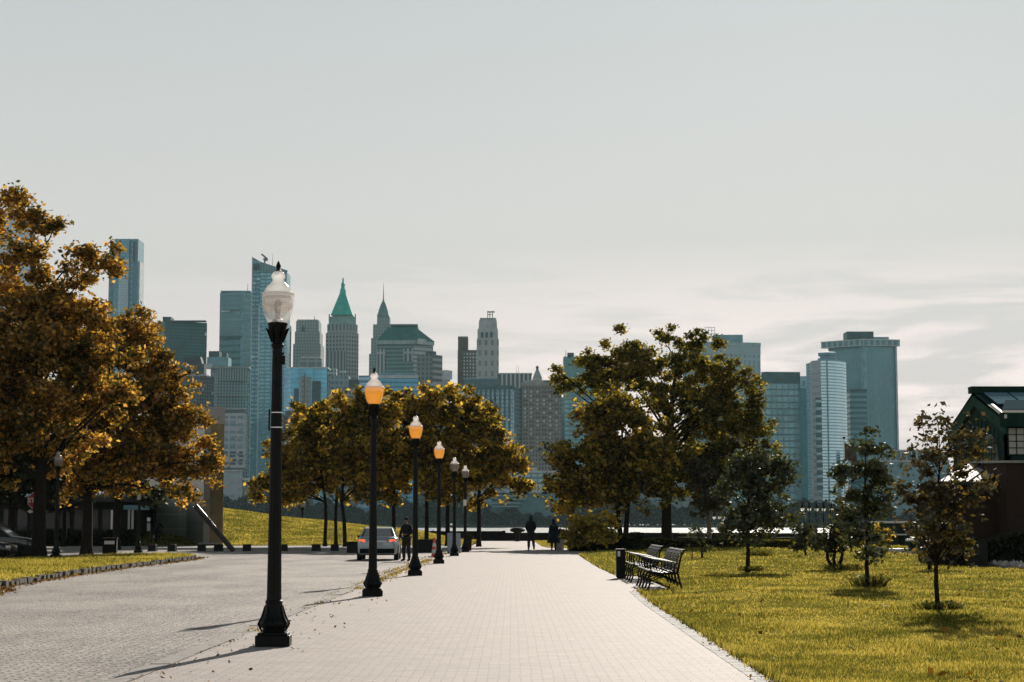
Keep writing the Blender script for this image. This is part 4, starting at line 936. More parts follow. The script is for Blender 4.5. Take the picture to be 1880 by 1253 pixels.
def hand(mb, w_, d, side):
    """palm and five bent tapered fingers; w_: wrist, d: pointing direction"""
    w_ = Vector(w_); d = Vector(d).normalized(); fw = Vector((0, 1, 0)) - d * d.y; fw = fw.normalized(); inn = d.cross(fw) * side
    mb.tube([w_, w_ + d * 0.04, w_ + d * 0.085], [0.024, 0.036, 0.034], 8)
    for k, (o_, l_) in enumerate(((0.027, 0.068), (0.009, 0.078), (-0.009, 0.072), (-0.027, 0.056))):
        p0 = w_ + d * 0.08 + fw * o_; p1 = p0 + d * l_ * 0.45 + inn * 0.006; p2 = p1 + d * l_ * 0.3 + inn * 0.016; p3 = p2 + d * l_ * 0.18 + inn * 0.018
        mb.tube([p0, p1, p2, p3], [0.0095, 0.009, 0.008, 0.006], 6)
    p0 = w_ + d * 0.03 + fw * 0.030; mb.tube([p0, p0 + d * 0.03 + fw * 0.022, p0 + d * 0.058 + fw * 0.026 + inn * 0.008], [0.012, 0.011, 0.008], 6)
def make_person(label, loc, rz, pose, jacket, trousers, head='short', scale=1.0, wide=1.0, skirt=None, shoes=BLACKMATT):
    th = thing('person', label, 'person', loc, rz); th.scale = (scale,) * 3
    P = pose
    order = ['pel', 'bel', 'che', 'nek', 'hd0', 'shL', 'elL', 'wrL', 'shR', 'elR', 'wrR', 'hiL', 'knL', 'anL', 'toL', 'hiR', 'knR', 'anR', 'toR']
    rad = dict(pel=(.13, .10), bel=(.12, .09), che=(.145, .10), nek=.055, hd0=.06, shL=.05, elL=.038, wrL=.026, shR=.05, elR=.038, wrR=.026, hiL=.085, knL=.055, anL=.036, toL=.03, hiR=.085, knR=.055, anR=.036, toR=.03)
    ed = [('pel', 'bel'), ('bel', 'che'), ('che', 'nek'), ('nek', 'hd0'), ('che', 'shL'), ('shL', 'elL'), ('elL', 'wrL'), ('che', 'shR'), ('shR', 'elR'), ('elR', 'wrR'), ('pel', 'hiL'), ('hiL', 'knL'), ('knL', 'anL'), ('anL', 'toL'), ('pel', 'hiR'), ('hiR', 'knR'), ('knR', 'anR'), ('anR', 'toR')]
    ix = {n: i for i, n in enumerate(order)}
    vs, fs = skin_mesh([P[n] for n in order], [(ix[a], ix[b]) for a, b in ed], [rad[n] for n in order])
    mb = MB().add(vs, fs)
    hc = Vector(P['hd']); mb.ellipsoid(hc, (0.077, 0.096, 0.115), 16, 12); mb.ellipsoid(hc + Vector((0, 0.035, -0.06)), (0.055, 0.06, 0.055), 12, 8)
    mb.tube([hc + Vector((0, 0.085, 0.01)), hc + Vector((0, 0.115, -0.025)), hc + Vector((0, 0.095, -0.032))], [0.008, 0.014, 0.012], 6)
    mb.tube([hc + Vector((-0.022, 0.092, -0.058)), hc + Vector((0, 0.099, -0.058)), hc + Vector((0.022, 0.092, -0.058))], 0.006, 5)
    for sx in (-1, 1):
        mb.ellipsoid(hc + Vector((sx * 0.079, -0.005, -0.005)), (0.010, 0.020, 0.032), 8, 6)
        mb.ellipsoid(hc + Vector((sx * 0.030, 0.083, 0.008)), (0.013, 0.010, 0.009), 8, 6)
    for s_, a, b in ((1, 'elL', 'wrL'), (-1, 'elR', 'wrR')):
        hand(mb, P[b], Vector(P[b]) - Vector(P[a]), s_)
    mb.build('body', SKIN, th, smooth='all')
    jr = dict(pel=(.165 * wide, .135 * wide), bel=(.155 * wide, .13 * wide), che=(.185 * wide, .135), nek=.075, shL=.078, elL=.062, wrL=.045, shR=.078, elR=.062, wrR=.045)
    jo = ['pel', 'bel', 'che', 'nek', 'shL', 'elL', 'wrL', 'shR', 'elR', 'wrR']; jx = {n: i for i, n in enumerate(jo)}
    def jp(n):
        v = Vector(P[n])
        if n in ('wrL', 'wrR'): v = v.lerp(Vector(P['el' + n[2]]), 0.08)
        if n == 'pel': v.z -= 0.04
        return tuple(v)
    vs, fs = skin_mesh([jp(n) for n in jo], [(jx[a], jx[b]) for a, b in ed if a in jx and b in jx], [jr[n] for n in jo])
    MB().add(vs, fs).build('jacket', jacket, th, smooth='all')
    to = ['pel', 'hiL', 'knL', 'anL', 'hiR', 'knR', 'anR']; tx = {n: i for i, n in enumerate(to)}
    tr = dict(pel=(.16, .13), hiL=.12, knL=.09, anL=.066, hiR=.12, knR=.09, anR=.066)
    vs, fs = skin_mesh([P[n] for n in to], [(tx[a], tx[b]) for a, b in ed if a in tx and b in tx], [tr[n] for n in to])
    MB().add(vs, fs).build('trousers', trousers, th, smooth='all')
    for s_ in 'LR':
        a = Vector(P['an' + s_]); b = Vector(P['to' + s_]); d = (b - a)
        MB().tube([a - d * 0.35 + Vector((0, 0, -0.01)), a + Vector((0, 0, -0.005)), a.lerp(b, 0.6), b, b + d * 0.25], [0.035, 0.052, 0.047, 0.042, 0.018], 8).build('shoe', shoes, th, smooth='all')
    if head == 'hood': MB().ellipsoid(hc + Vector((0, -0.02, 0.005)), (0.105, 0.115, 0.14), 14, 10).tube([hc + Vector((0, -0.03, -0.08)), Vector(P['nek']) + Vector((0, -0.02, -0.04))], [0.09, 0.10], 10).build('hood', jacket, th, smooth='all')
    elif head == 'cap':
        MB().ellipsoid(hc + Vector((0, 0, 0.045)), (0.088, 0.105, 0.085), 14, 8).box(hc + Vector((0, 0.11, 0.035)), (0.13, 0.08, 0.012)).build('cap', BLACKMATT, th, smooth=True)
        MB().ellipsoid(hc + Vector((0, -0.02, 0.005)), (0.083, 0.088, 0.1), 12, 8).build('hair', HAIR, th, smooth='all')
    elif head == 'long': MB().ellipsoid(hc + Vector((0, -0.022, 0.02)), (0.09, 0.098, 0.115), 14, 10).tube([hc + Vector((0, -0.05, -0.03)), hc + Vector((0, -0.06, -0.14)), hc + Vector((0, -0.05, -0.24))], [0.085, 0.075, 0.04], 10).build('hair', HAIR, th, smooth='all')
    else: MB().ellipsoid(hc + Vector((0, -0.022, 0.022)), (0.084, 0.092, 0.11), 14, 10).build('hair', HAIR, th, smooth='all')
    if skirt: MB().lathe([(0.26 * wide, skirt), (0.235 * wide, skirt + 0.22), (0.19 * wide, 1.02), (0.16 * wide, 1.15)], 16, (P['pel'][0], P['pel'][1], 0)).build('coat_skirt', jacket, th, smooth=True)
    return th
BLK1 = pbr('black_cloth', (0.012, 0.014, 0.015), 0.9, 0, 0.2, 12, 0.3); NAVY = pbr('navy_cloth', (0.010, 0.014, 0.022), 0.9, 0, 0.2, 12, 0.3); DKTR = pbr('dark_trousers', (0.014, 0.015, 0.018), 0.9)
walk = dict(pel=(0, 0, 0.97), bel=(0, 0, 1.12), che=(0, 0.0, 1.38), nek=(0, 0.0, 1.52), hd0=(0, 0.01, 1.60), hd=(0, 0.02, 1.68), shL=(-.17, 0, 1.44), elL=(-.27, -.06, 1.17), wrL=(-.28, 0.02, .93), shR=(.17, 0, 1.44), elR=(.27, 0.02, 1.17), wrR=(.29, 0.12, .96),
            hiL=(-.09, 0, .92), knL=(-.10, .06, .50), anL=(-.11, -.02, .075), toL=(-.12, .13, .035), hiR=(.09, 0, .92), knR=(.13, .12, .52), anR=(.16, -.12, .13), toR=(.17, 0.02, .05))
m1 = dict(walk); m1.update(wrL=(-.17, .14, .99), wrR=(.17, .16, .99), elL=(-.245, -.03, 1.17), elR=(.245, -.03, 1.17))
make_person('taller person in a dark hooded jacket walking away down the path', G(974.5, 1010.5), 0.05, m1, BLK1, DKTR, 'hood', 1.08, 1.32)
m2 = dict(walk); m2.update(wrL=(-.15, .16, 1.04), wrR=(.15, .16, 1.04), elL=(-.24, 0, 1.16), elR=(.24, 0, 1.16), knR=(.10, .02, .50), anR=(.10, -.03, .075), toR=(.11, .11, .035))
make_person('shorter person in a long wide dark coat walking away beside the planter', G(1016.5, 1010.5), -0.05, m2, NAVY, DKTR, 'hood', 0.96, 1.5, skirt=0.42)
st = dict(walk); st.update(knL=(-.12, .02, .50), anL=(-.13, -.02, .075), toL=(-.15, .12, .035), knR=(.12, .02, .5), anR=(.13, -.02, .075), toR=(.16, .12, .035), wrL=(-.12, .2, 1.1), elL=(-.27, .0, 1.15), wrR=(.28, .1, .95))
make_person('person in dark uniform and cap standing beside the silver car behind the third lamp', (XP(746.5, 77.5), 77.5, -0.12), 2.6, st, BLK1, DKTR, 'cap', 1.04, 1.12)

# ------------------------------------------------------------ cyclist
t = thing('bicycle', 'dark bicycle ridden in the shade by the memorial wall', 'bicycle', (XP(290, 128), 128, 0.0), -0.35)
for yy in (-0.52, 0.52):
    wq = MB().tube([(0, yy + 0.33 * math.cos(a), 0.35 + 0.33 * math.sin(a)) for a in lin(0, 2 * PI, 25)], 0.02, 6, cap=False).build('wheel', RUBBER, t)
    sp = MB()
    for k in range(12): a = k * PI / 6; sp.tube([(0, yy, 0.35), (0, yy + 0.32 * math.cos(a), 0.35 + 0.32 * math.sin(a))], 0.003, 4)
    sp.build('spokes', CHROME, wq)
fr_ = MB()
for a, b in (((0, -.52, .35), (0, -.1, .33)), ((0, -.1, .33), (0, -.22, .82)), ((0, -.52, .35), (0, -.2, .75)), ((0, -.2, .75), (0, .36, .80)), ((0, -.1, .33), (0, .37, .72)), ((0, .36, .92), (0, .52, .35))): fr_.tube([a, b], 0.016, 6)
fr_.build('bicycle_frame', BLACKMETAL, t)
MB().tube([(-.28, .30, 1.02), (-.1, .38, 1.0), (.1, .38, 1.0), (.28, .30, 1.02)], 0.014, 6).tube([(0, .37, .9), (0, .38, 1.0)], 0.014, 6).build('handlebar', BLACKMETAL, t)
MB().box((0, -.24, .90), (.14, .26, .05), taper=0.7).tube([(0, -.23, .8), (0, -.24, .9)], 0.012, 6).build('saddle', BLACKMATT, t, bevel=0.015)
MB().tube([(-.13, -.1, .20), (-.06, -.1, .33), (.06, -.1, .33), (.13, -.1, .46)], 0.012, 6).build('pedals', BLACKMETAL, t)
MB().box((0.0, -.54, .62), (.10, .03, .14)).build('reflector', WHITEPAINT, t)
rd = dict(pel=(0, -.22, .98), bel=(0, -.14, 1.12), che=(0, .0, 1.36), nek=(0, .07, 1.48), hd0=(0, .09, 1.56), hd=(0, .12, 1.63), shL=(-.17, .02, 1.40), elL=(-.27, .14, 1.20), wrL=(-.27, .27, 1.06), shR=(.17, .02, 1.40), elR=(.27, .14, 1.20), wrR=(.27, .27, 1.06),
          hiL=(-.09, -.2, .95), knL=(-.11, .16, .68), anL=(-.12, -.10, .29), toL=(-.12, .03, .24), hiR=(.09, -.2, .95), knR=(.11, .16, .86), anR=(.12, -.08, .54), toR=(.12, .04, .49))
make_person('cyclist in dark clothes riding in front of the memorial wall', (XP(290, 128), 128, 0.0), -0.35, rd, BLK1, DKTR, 'short', 1.05, 1.1)

# ============================================================ CARS
def make_car(label, loc, rz, paint, suv=False, L=4.7, Wd=1.78, H=1.44, lights=False, bar=False):
    th = thing('parked_car', label, 'car', loc, rz)
    k = L / 4.8; hw = Wd / 2 / 0.9; b0 = 0.10 if suv else 0.0
    st_ = [(-2.40, .68, .36, .74), (-2.37, .78, .30, .90), (-2.25, .85, .26, 1.0), (-1.8, .885, .22, 1.04), (-.6, .90, .20, .98), (.8, .90, .20, .96), (1.35, .89, .21, .92), (1.9, .865, .24, .84), (2.25, .79, .28, .74), (2.40, .66, .36, .60)]
    def ring(y, w_, z0, z1):
        w_ *= hw; z1 += b0; zm = z0 + (z1 - z0) * 0.62
        return [(-w_ * .86, y, z0), (-w_ * .97, y, z0 + .08), (-w_, y, zm), (-w_ * .96, y, z1 - .06), (-w_ * .84, y, z1), (-w_ * .4, y, z1 + .015), (w_ * .4, y, z1 + .015), (w_ * .84, y, z1), (w_ * .96, y, z1 - .06), (w_, y, zm), (w_ * .97, y, z0 + .08), (w_ * .86, y, z0)]
    MB().loft([ring(y * k, a, b, c) for y, a, b, c in st_]).build('body', paint, th, smooth=True, bevel=0.0)
    zb = .95 + b0; zt = H
    gh = [(-2.0 if not suv else -2.3, zb + .03, .70), (-1.25 if not suv else -2.05, zt - .06, .60), (-.5, zt, .58), (.25, zt - .02, .58), (1.25, zb - .03, .72)]
    secs = []
    for y, z, w_ in gh:
        secs.append([(-.80 * hw, y * k, zb - .05), (-w_ * hw, y * k, z), (w_ * hw, y * k, z), (.80 * hw, y * k, zb - .05)])
    MB().loft(secs).build('window_band', pbr('car_glass', (0.03, 0.035, 0.035), 0.08, 0, 0.8) if 'car_glass' not in bpy.data.materials else bpy.data.materials['car_glass'], th, smooth=True)
    r = MB(); e = 0.012
    for (y1, z1, w1), (y2, z2, w2) in zip(gh[1:3], gh[2:4]):
        r.loft([[(-w1 * hw - e, y1 * k, z1 + e), (w1 * hw + e, y1 * k, z1 + e), (w1 * hw + e, y1 * k, z1 - .03), (-w1 * hw - e, y1 * k, z1 - .03)], [(-w2 * hw - e, y2 * k, z2 + e), (w2 * hw + e, y2 * k, z2 + e), (w2 * hw + e, y2 * k, z2 - .03), (-w2 * hw - e, y2 * k, z2 - .03)]])
    for sx in (-1, 1):
        for (y1, z1, w1), (y2, z2, w2) in ((gh[0], gh[1]), (gh[4], gh[3])):
            r.tube([(sx * (.80 * hw), y1 * k, zb - .03), (sx * (w2 * hw + .005), y2 * k, z2)], 0.035, 6)
        r.tube([(sx * .80 * hw, -.35 * k, zb - .03), (sx * (.58 * hw + .008), -.35 * k, zt - .02)], 0.03, 6)
    r.build('roof', paint, th, smooth=True)
    MB().box((0, -1.63 * k if not suv else -2.19 * k, (zb + zt) / 2 - .02), (1.08 * hw, .012, .30), M=Matrix.Rotation(-1.07 + PI / 2 - 0.0 if False else 0.0, 3, 'X')).build('rear_window', pbr('rear_glass', (0.30, 0.28, 0.27), 0.12, 0, 0.9) if 'rear_glass' not in bpy.data.materials else bpy.data.materials['rear_glass'], th) if False else None
    if not suv:
        y1, z1 = gh[0][0] * k, gh[0][1]; y2, z2 = gh[1][0] * k, gh[1][1]
        A = [(-.62 * hw, y1 + .05, z1 + .045), (.62 * hw, y1 + .05, z1 + .045), (.50 * hw, y2 - .06, z2 - .015), (-.50 * hw, y2 - .06, z2 - .015)]
        o_ = Vector((0, -.018, .022)); MB().add([tuple(Vector(p) + o_) for p in A] + [tuple(Vector(p) + o_ * 0.4) for p in A], [(0, 1, 2, 3), (7, 6, 5, 4), (0, 1, 5, 4), (1, 2, 6, 5), (2, 3, 7, 6), (3, 0, 4, 7)]).build('rear_window', bpy.data.materials.get('rear_glass') or pbr('rear_glass', (0.32, 0.29, 0.28), 0.10, 0, 0.9), th)
    RED = bpy.data.materials.get('tail_light_red') or pbr('tail_light_red', (0.45, 0.06, 0.03), 0.2, 0, 0.6, emis=(1.0, 0.16, 0.05), estr=0.9)
    LGT = bpy.data.materials.get('lamp_lens') or pbr('lamp_lens', (0.6, 0.6, 0.58), 0.1, 0, 0.8)
    for sx in (-1, 1):
        MB().box((sx * .66 * hw, -2.33 * k, .86 + b0), (.30, .10, .12), rz=sx * 0.25).build('tail_light', RED, th, bevel=0.02)
        MB().box((sx * .60 * hw, 2.30 * k, .64 + b0), (.30, .14, .12), rz=-sx * 0.35).build('headlight', LGT, th, bevel=0.02)
        m = MB().box((sx * (.93 * hw), .72 * k, zb + .06), (.20, .10, .13)).build('mirror', BLACKMETAL, th, bevel=0.02)
    MB().box((0, -2.36 * k, .42), (1.5 * hw, .12, .20)).build('rear_bumper', BLACKMATT, th, bevel=0.03)
    MB().box((0, 2.36 * k, .40), (1.3 * hw, .12, .16)).build('front_bumper', BLACKMATT, th, bevel=0.03)
    MB().box((0, -2.43 * k, .72 + b0), (.46, .02, .15)).build('license_plate', bpy.data.materials.get('plate_blue') or pbr('plate_blue', (0.32, 0.36, 0.42), 0.5), th)
    MB().box((0, -2.385 * k, .84 + b0), (.80, .02, .035)).build('trunk_trim', CHROME, th)
    for sx in (-1, 1):
        for yy in (-1.42 * k, 1.45 * k):
            c_ = (sx * (Wd / 2 - .10), yy, .335)
            def wl(prof, seg=22):
                mb = MB().lathe(prof, seg); mb.v = [(c_[0] + sx * v[2], c_[1] + v[0], c_[2] + v[1]) for v in mb.v]; return mb
            wh = wl([(.2, -.10), (.31, -.10), (.335, -.07), (.335, .07), (.31, .10), (.22, .105)]).build('wheel', RUBBER, th, smooth=True)
            wl([(.0, .06), (.05, .10), (.10, .085), (.17, .09), (.205, .11), (.21, .08)]).build('rim', CHROME, wh, smooth=True)
            wl([(.38, .10), (.40, .108), (.36, .112)]).build('wheel_arch', BLACKMATT, th)
    return th
SILVER = pbr('silver_blue_paint', (0.34, 0.40, 0.44), 0.28, 0.35, 0.6); BLKPAINT = pbr('black_paint', (0.010, 0.012, 0.013), 0.12, 0, 0.7)
make_car('silver blue sedan seen from behind, stopped on the cobbles behind the second lamp', (XP(697, 81), 81.0, -0.12), 0.03, SILVER, L=4.7, Wd=1.80)
make_car('near black car at the left edge, only its bonnet and front wheel in view', (XP(26, 75.5) - 2.25, 75.5, -0.12), -PI / 2 + 0.0, BLKPAINT, L=4.5, H=1.42)
make_car('black off-roader at the left edge behind the nearer black car', (XP(74, 84) - 2.4, 84.0, -0.12), -PI / 2, BLKPAINT, suv=True, L=4.8, Wd=1.9, H=1.78)

# ============================================================ SMALL STREET THINGS
ORANGE = pbr('traffic_orange', (0.75, 0.10, 0.02), 0.55); CWHITE = pbr('cone_band_white', (0.62, 0.60, 0.58), 0.4)
t = thing('traffic_cone', 'tall orange and white traffic cone at the kerb beside the fourth lamp', 'traffic cone', (XP(797.5, 80.5), 80.5, -0.12), 0.2)
MB().box((0, 0, 0.03), (0.40, 0.40, 0.06)).build('cone_base', ORANGE, t, bevel=0.01)
for i, (a, b, m) in enumerate(((.06, .28, ORANGE), (.28, .46, CWHITE), (.46, .58, ORANGE), (.58, .74, CWHITE), (.74, .98, ORANGE))):
    MB().lathe([(.155 - .115 * a, a), (.155 - .115 * b, b)], 18).build('cone_band', m, t, smooth=True)
ABLUE = pbr('pale_blue_board', (0.30, 0.34, 0.38), 0.6, 0, 0.4, 8, 0.15)
t = thing('folding_sign', 'pale blue folding board sign standing behind the fifth lamp', 'sign', (XP(833.5, 92), 92.0, 0.0), 0.1)
for s_ in (-1, 1):
    p = MB().box((0, s_ * 0.16, 0.50), (0.66, 0.03, 1.02), M=Matrix.Rotation(s_ * 0.16, 3, 'X')).build('board', ABLUE, t, bevel=0.005)
    for sx in (-0.3, 0.3): MB().box((sx, s_ * 0.262, 0.04), (0.05, 0.05, 0.08)).build('foot', BLACKMATT, p)
MB().tube([(-0.1, 0, 1.02), (-0.1, 0, 1.10), (0.1, 0, 1.10), (0.1, 0, 1.02)], 0.015, 6).build('handle', CHROME, t)
t = thing('planter_box', 'small dark planter box with leafy top beside the farthest lamp of the row', 'planter', (XP(860, 100), 100.0, 0.0))
MB().box((0, 0, 0.30), (0.34, 0.34, 0.60), taper=1.12).build('pot', DARKSTONE, t, bevel=0.02)
def leafball(name, c, r, n, size, mat, parent=None, zmin=None, flat=1.0, up=0.0):
    d = rng.normal(size=(n, 3)); d /= np.linalg.norm(d, axis=1)[:, None]
    C = np.array(c) + d * (rng.uniform(0.15, 1, (n, 1)) ** 0.45) * np.array(r)
    if zmin is not None: C[:, 2] = np.maximum(C[:, 2], zmin)
    return leaves(name, C, size, mat, parent, up)
def leaves(name, C, size, mat, parent=None, up=0.0, aspect=0.62):
    n = len(C)
    a = rng.normal(size=(n, 3)); a[:, 2] *= 0.6; a[:, 2] += up; a /= np.linalg.norm(a, axis=1)[:, None]
    b = np.cross(a, rng.normal(size=(n, 3))); b /= np.linalg.norm(b, axis=1)[:, None]
    s_ = (size * rng.uniform(0.55, 1.35, n))[:, None]; nn = np.cross(a, b)
    V = np.stack([C - a * s_, C + b * s_ * aspect - a * s_ * .1 + nn * s_ * .18, C + a * s_, C - b * s_ * aspect - a * s_ * .1 + nn * s_ * .18], 1)
    return np_mesh(name, V, 4, mat, parent)
SHRUB = mat_leaf('dark_shrub_leaves', [(0.012, 0.022, 0.010), (0.022, 0.035, 0.012), (0.05, 0.06, 0.018)], 0.3, 0.8)
leafball('foliage', (0, 0, 0.72), (0.26, 0.26, 0.20), 500, 0.05, SHRUB, t)
# stop sign with direction plate
t = thing('stop_sign', 'red octagonal stop sign with an arrow plate under it, half behind the left tree trunk', 'sign', (XP(64.5, 84), 84.0, -0.12))
zc = ZT(919.5, 84) + 0.12; r_ = 0.41
MB().tube([(0, 0.03, 0), (0, 0.03, zc + 0.3)], 0.03, 8).build('post', CHROME, t)
RD = pbr('sign_red', (0.30, 0.022, 0.015), 0.5); SW = pbr('sign_white', (0.55, 0.53, 0.50), 0.5)
oc = lambda rr: [(rr * math.cos(PI / 8 + k * PI / 4), rr * math.sin(PI / 8 + k * PI / 4)) for k in range(8)]
def plate(parent, name, pts, y0, y1, z0, mat):
    vs = [(p[0], y0, z0 + p[1]) for p in pts] + [(p[0], y1, z0 + p[1]) for p in pts]; n = len(pts)
    return MB().add(vs, [tuple(range(n)), tuple(reversed(range(n, 2 * n)))] + [(i, (i + 1) % n, n + (i + 1) % n, n + i) for i in range(n)]).build(name, mat, parent)
plate(t, 'sign_border', oc(r_), -0.005, 0.0, zc, SW); face = plate(t, 'sign_face', oc(r_ * 0.93), -0.010, -0.0055, zc, RD)
def text(s, size, loc, mat, parent, name='lettering'):
    cu = bpy.data.curves.new('txt', 'FONT'); cu.body = s; cu.size = size; cu.align_x = 'CENTER'; cu.align_y = 'CENTER'; cu.extrude = 0.002; cu.offset = 0.006 * size / 0.3
    o = bpy.data.objects.new('tmp', cu); col.objects.link(o); dg = bpy.context.evaluated_depsgraph_get(); dg.update()
    me = bpy.data.meshes.new_from_object(o.evaluated_get(dg)); bpy.data.objects.remove(o); me.materials.clear(); me.materials.append(mat)
    o = bpy.data.objects.new(name, me); col.objects.link(o); o.parent = parent; o.location = loc; o.rotation_euler = (PI / 2, 0, 0); return o
tx = text('STOP', 0.30, (0, -0.013, zc), SW, t)
plate(t, 'arrow_plate', [(-0.42, -0.12), (0.30, -0.12), (0.30, 0.12), (-0.42, 0.12)], -0.006, 0.0, ZT(939.5, 84) + 0.12, BLACKMATT)
plate(t, 'arrow', [(-0.40, 0.0), (-0.22, -0.11), (-0.22, -0.055), (0.22, -0.055), (0.22, 0.055), (-0.22, 0.055), (-0.22, 0.11)], -0.011, -0.007, ZT(939.5, 84) + 0.12, SW)
# dark bin with white label on verge
t = thing('litter_bin', 'dark boxy bin with a white label on the left verge between tree and lamp', 'bin', (XP(203, 87), 87.0, 0.02), 0.1)
MB().box((0, 0, 0.36), (0.66, 0.55, 0.72)).build('body', BLACKMATT, t, bevel=0.02); MB().box((0, 0, 0.75), (0.72, 0.6, 0.06)).build('lid', BLACKMATT, t, bevel=0.02)
MB().box((0.0, -0.279, 0.56), (0.48, 0.008, 0.16)).build('label_plate', CWHITE, t)
# stone blocks
def block(label, px, Y, w_=0.46, h=0.44, lean=0.0):
    t = thing('stone_block', label, 'bollard', (XP(px, Y), Y, 0.0 if Y > 112 else -0.12), random.uniform(-.15, .15), 'squat dark stone blocks beyond the cobbles')
    MB().box((0, 0, h / 2), (w_, w_, h), taper=0.94).build('block', DARKSTONE, t, bevel=0.025)
    MB().box((0, 0, 0.015), (w_ + 0.06, w_ + 0.06, 0.03)).build('foot', CONCRETE, t)
bl = [(281, 'squat dark block at the foot of the left amber lamp, second from the left verge'), (317, 'squat block just right of the thin post, in front of the memorial wall'), (371, 'block under the left end of the low stone bench'), (402, 'block under the right end of the low stone bench'), (454, 'lone squat block left of the nearest lamp post, below the grassy mound'), (521, 'squat block just right of the nearest lamp post'), (581, 'squat block left of the thin tree trunks below the mound'), (615, 'squat block between the thin tree trunks')]
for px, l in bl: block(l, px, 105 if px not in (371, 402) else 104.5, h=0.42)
t = thing('equipment_box', 'wider dark box standing just left of the silver car', 'box', (XP(648, 100), 100.0, -0.12)); MB().box((0, 0, 0.29), (0.62, 0.5, 0.58)).build('body', DARKSTONE, t, bevel=0.02); MB().box((0, 0, 0.60), (0.66, 0.54, 0.04)).build('lid', DARKSTONE, t)
t = thing('equipment_box', 'long low dark box behind the third lamp and the cone', 'box', (XP(783, 101), 101.0, -0.12)); MB().box((0, 0, 0.35), (1.35, 0.6, 0.70)).build('body', DARKSTONE, t, bevel=0.02); MB().box((0, 0, 0.72), (1.40, 0.64, 0.04)).build('lid', DARKSTONE, t)
t = thing('stone_bench', 'low stone bench plank resting on two squat blocks', 'bench', (XP(387, 104.5), 104.5, 0.30), 0.0)
MB().box((0, 0, 0.045), (1.30, 0.46, 0.09)).build('seat', CONCRETE, t, bevel=0.01); MB().box((0, 0, -0.02), (1.1, 0.3, 0.05)).build('under_beam', DARKSTONE, t)
# leaning steel beam (I section)
t = thing('steel_beam', 'rusty dark steel beam leaning towards the memorial wall', 'steel beam', (XP(430, 103), 103.0, -0.12))
a = Vector((0, 0, 0.05)); b = Vector((XP(351, 103) - XP(430, 103), 1.2, ZT(928, 103) + 0.12)); d = (b - a); Lb = d.length
M = Matrix((d.normalized(), Vector((0, 1, 0)).cross(d.normalized()).cross(d.normalized()).normalized() * -1, Vector((0, 0, 1)))).transposed()
zq = d.normalized(); yq = Vector((0, 1, 0)) - zq * zq.y; yq.normalize(); xq = yq.cross(zq); M = Matrix((zq, yq, xq)).transposed()
mid = (a + b) / 2; BEAM = pbr('weathered_steel', (0.07, 0.06, 0.05), 0.5, 0.6, 0.5, 6, 0.4)
for o_, nm in ((0.12, 'flange'), (-0.12, 'flange')): MB().box(mid + xq * o_, (Lb, 0.28, 0.03), M=M).build(nm, BEAM, t)
MB().box(mid, (Lb, 0.03, 0.21), M=M).build('web', BEAM, t)
# thin posts
t = thing('signpost', 'thin dark post on the verge before the memorial wall', 'post', (XP(311, 88), 88.0, 0.0)); MB().tube([(0, 0, 0), (0, 0, 1.55)], 0.022, 8).lathe([(0.03, 1.55), (0.02, 1.6), (0.0, 1.61)], 8).build('post', BLACKMETAL, t); MB().box((0, 0, 0.01), (0.12, 0.12, 0.02)).build('foot', BLACKMETAL, t)
t = thing('notice_sign', 'small pale notice on a post left of the cyclist', 'sign', (XP(271, 112), 112.3, 0.0)); MB().tube([(0, 0.03, 0), (0, 0.03, 1.9)], 0.03, 8).build('post', BLACKMETAL, t)
MB().box((0, 0, 1.75), (0.20, 0.02, 0.24)).build('sign_plate', CWHITE, t); MB().box((0, 0, 1.28), (0.20, 0.02, 0.5)).build('sign_plate', CONCRETE, t)
t = thing('banner', 'narrow pale vertical banner in the shade behind the left trees', 'banner', (XP(205, 110), 110.0, -0.12)); MB().tube([(0.1, 0.03, 0), (0.1, 0.03, 2.55)], 0.03, 8).build('post', BLACKMETAL, t); MB().box((0, 0, 1.85), (0.12, 0.02, 1.15)).build('cloth', CWHITE, t)

# ============================================================ MEMORIAL WALL
def mat_steelwall():
    m, t, b = newmat('brushed_steel_panels'); p = t.new('ShaderNodeUVMap').outputs[0]
    br = t.new('ShaderNodeTexBrick'); br.offset = 0.0; t.link(p, br.inputs['Vector']); br.inputs['Scale'].default_value = 1.0; br.inputs['Brick Width'].default_value = 6.0; br.inputs['Row Height'].default_value = 1.55; br.inputs['Mortar Size'].default_value = 0.03
    br.inputs['Color1'].default_value = (0.26, 0.25, 0.22, 1); br.inputs['Color2'].default_value = (0.31, 0.30, 0.27, 1); br.inputs['Mortar'].default_value = (0.12, 0.12, 0.11, 1)
    t.link(br.outputs['Color'], b.inputs['Base Color']); b.inputs['Metallic'].default_value = 0.55; b.inputs['Roughness'].default_value = 0.42; return m
SWALL = mat_steelwall(); GOLD = pbr('gold_reflection_end', (0.20, 0.16, 0.09), 0.35, 0.7, 0.5, 1.2, 0.35)  # gold reflection on the steel end is put into the base colour
t = thing('memorial_wall', 'tall long panelled wall with a gold reflection coloured into its end face, behind the left trees', 'wall', (XP(396, 125), 125, 0.0))
hgt = ZT(747, 125)
fp = [(XP(373, 125), 125.0), (XP(409, 125), 125.0), (XP(409, 125) - 17.2, 181.0), (XP(373, 125) - 17.2, 181.0)]
part(t, 'wall', fp, -0.3, hgt - 1.2, SWALL)
part(t, 'wall_cap', [(XP(372, 125), 124.9), (XP(410.5, 125), 124.9), (XP(410.5, 125) - 17.2, 181.1), (XP(372, 125) - 17.2, 181.1)], hgt - 1.2, hgt, PALE if False else pbr('pale_wall_cap', (0.36, 0.36, 0.35), 0.6))
part(t, 'end_face', [(XP(385, 125), 124.94), (XP(409.3, 125), 124.94), (XP(409.3, 125), 124.99), (XP(385, 125), 124.99)], 0.0, hgt - 1.21, GOLD)
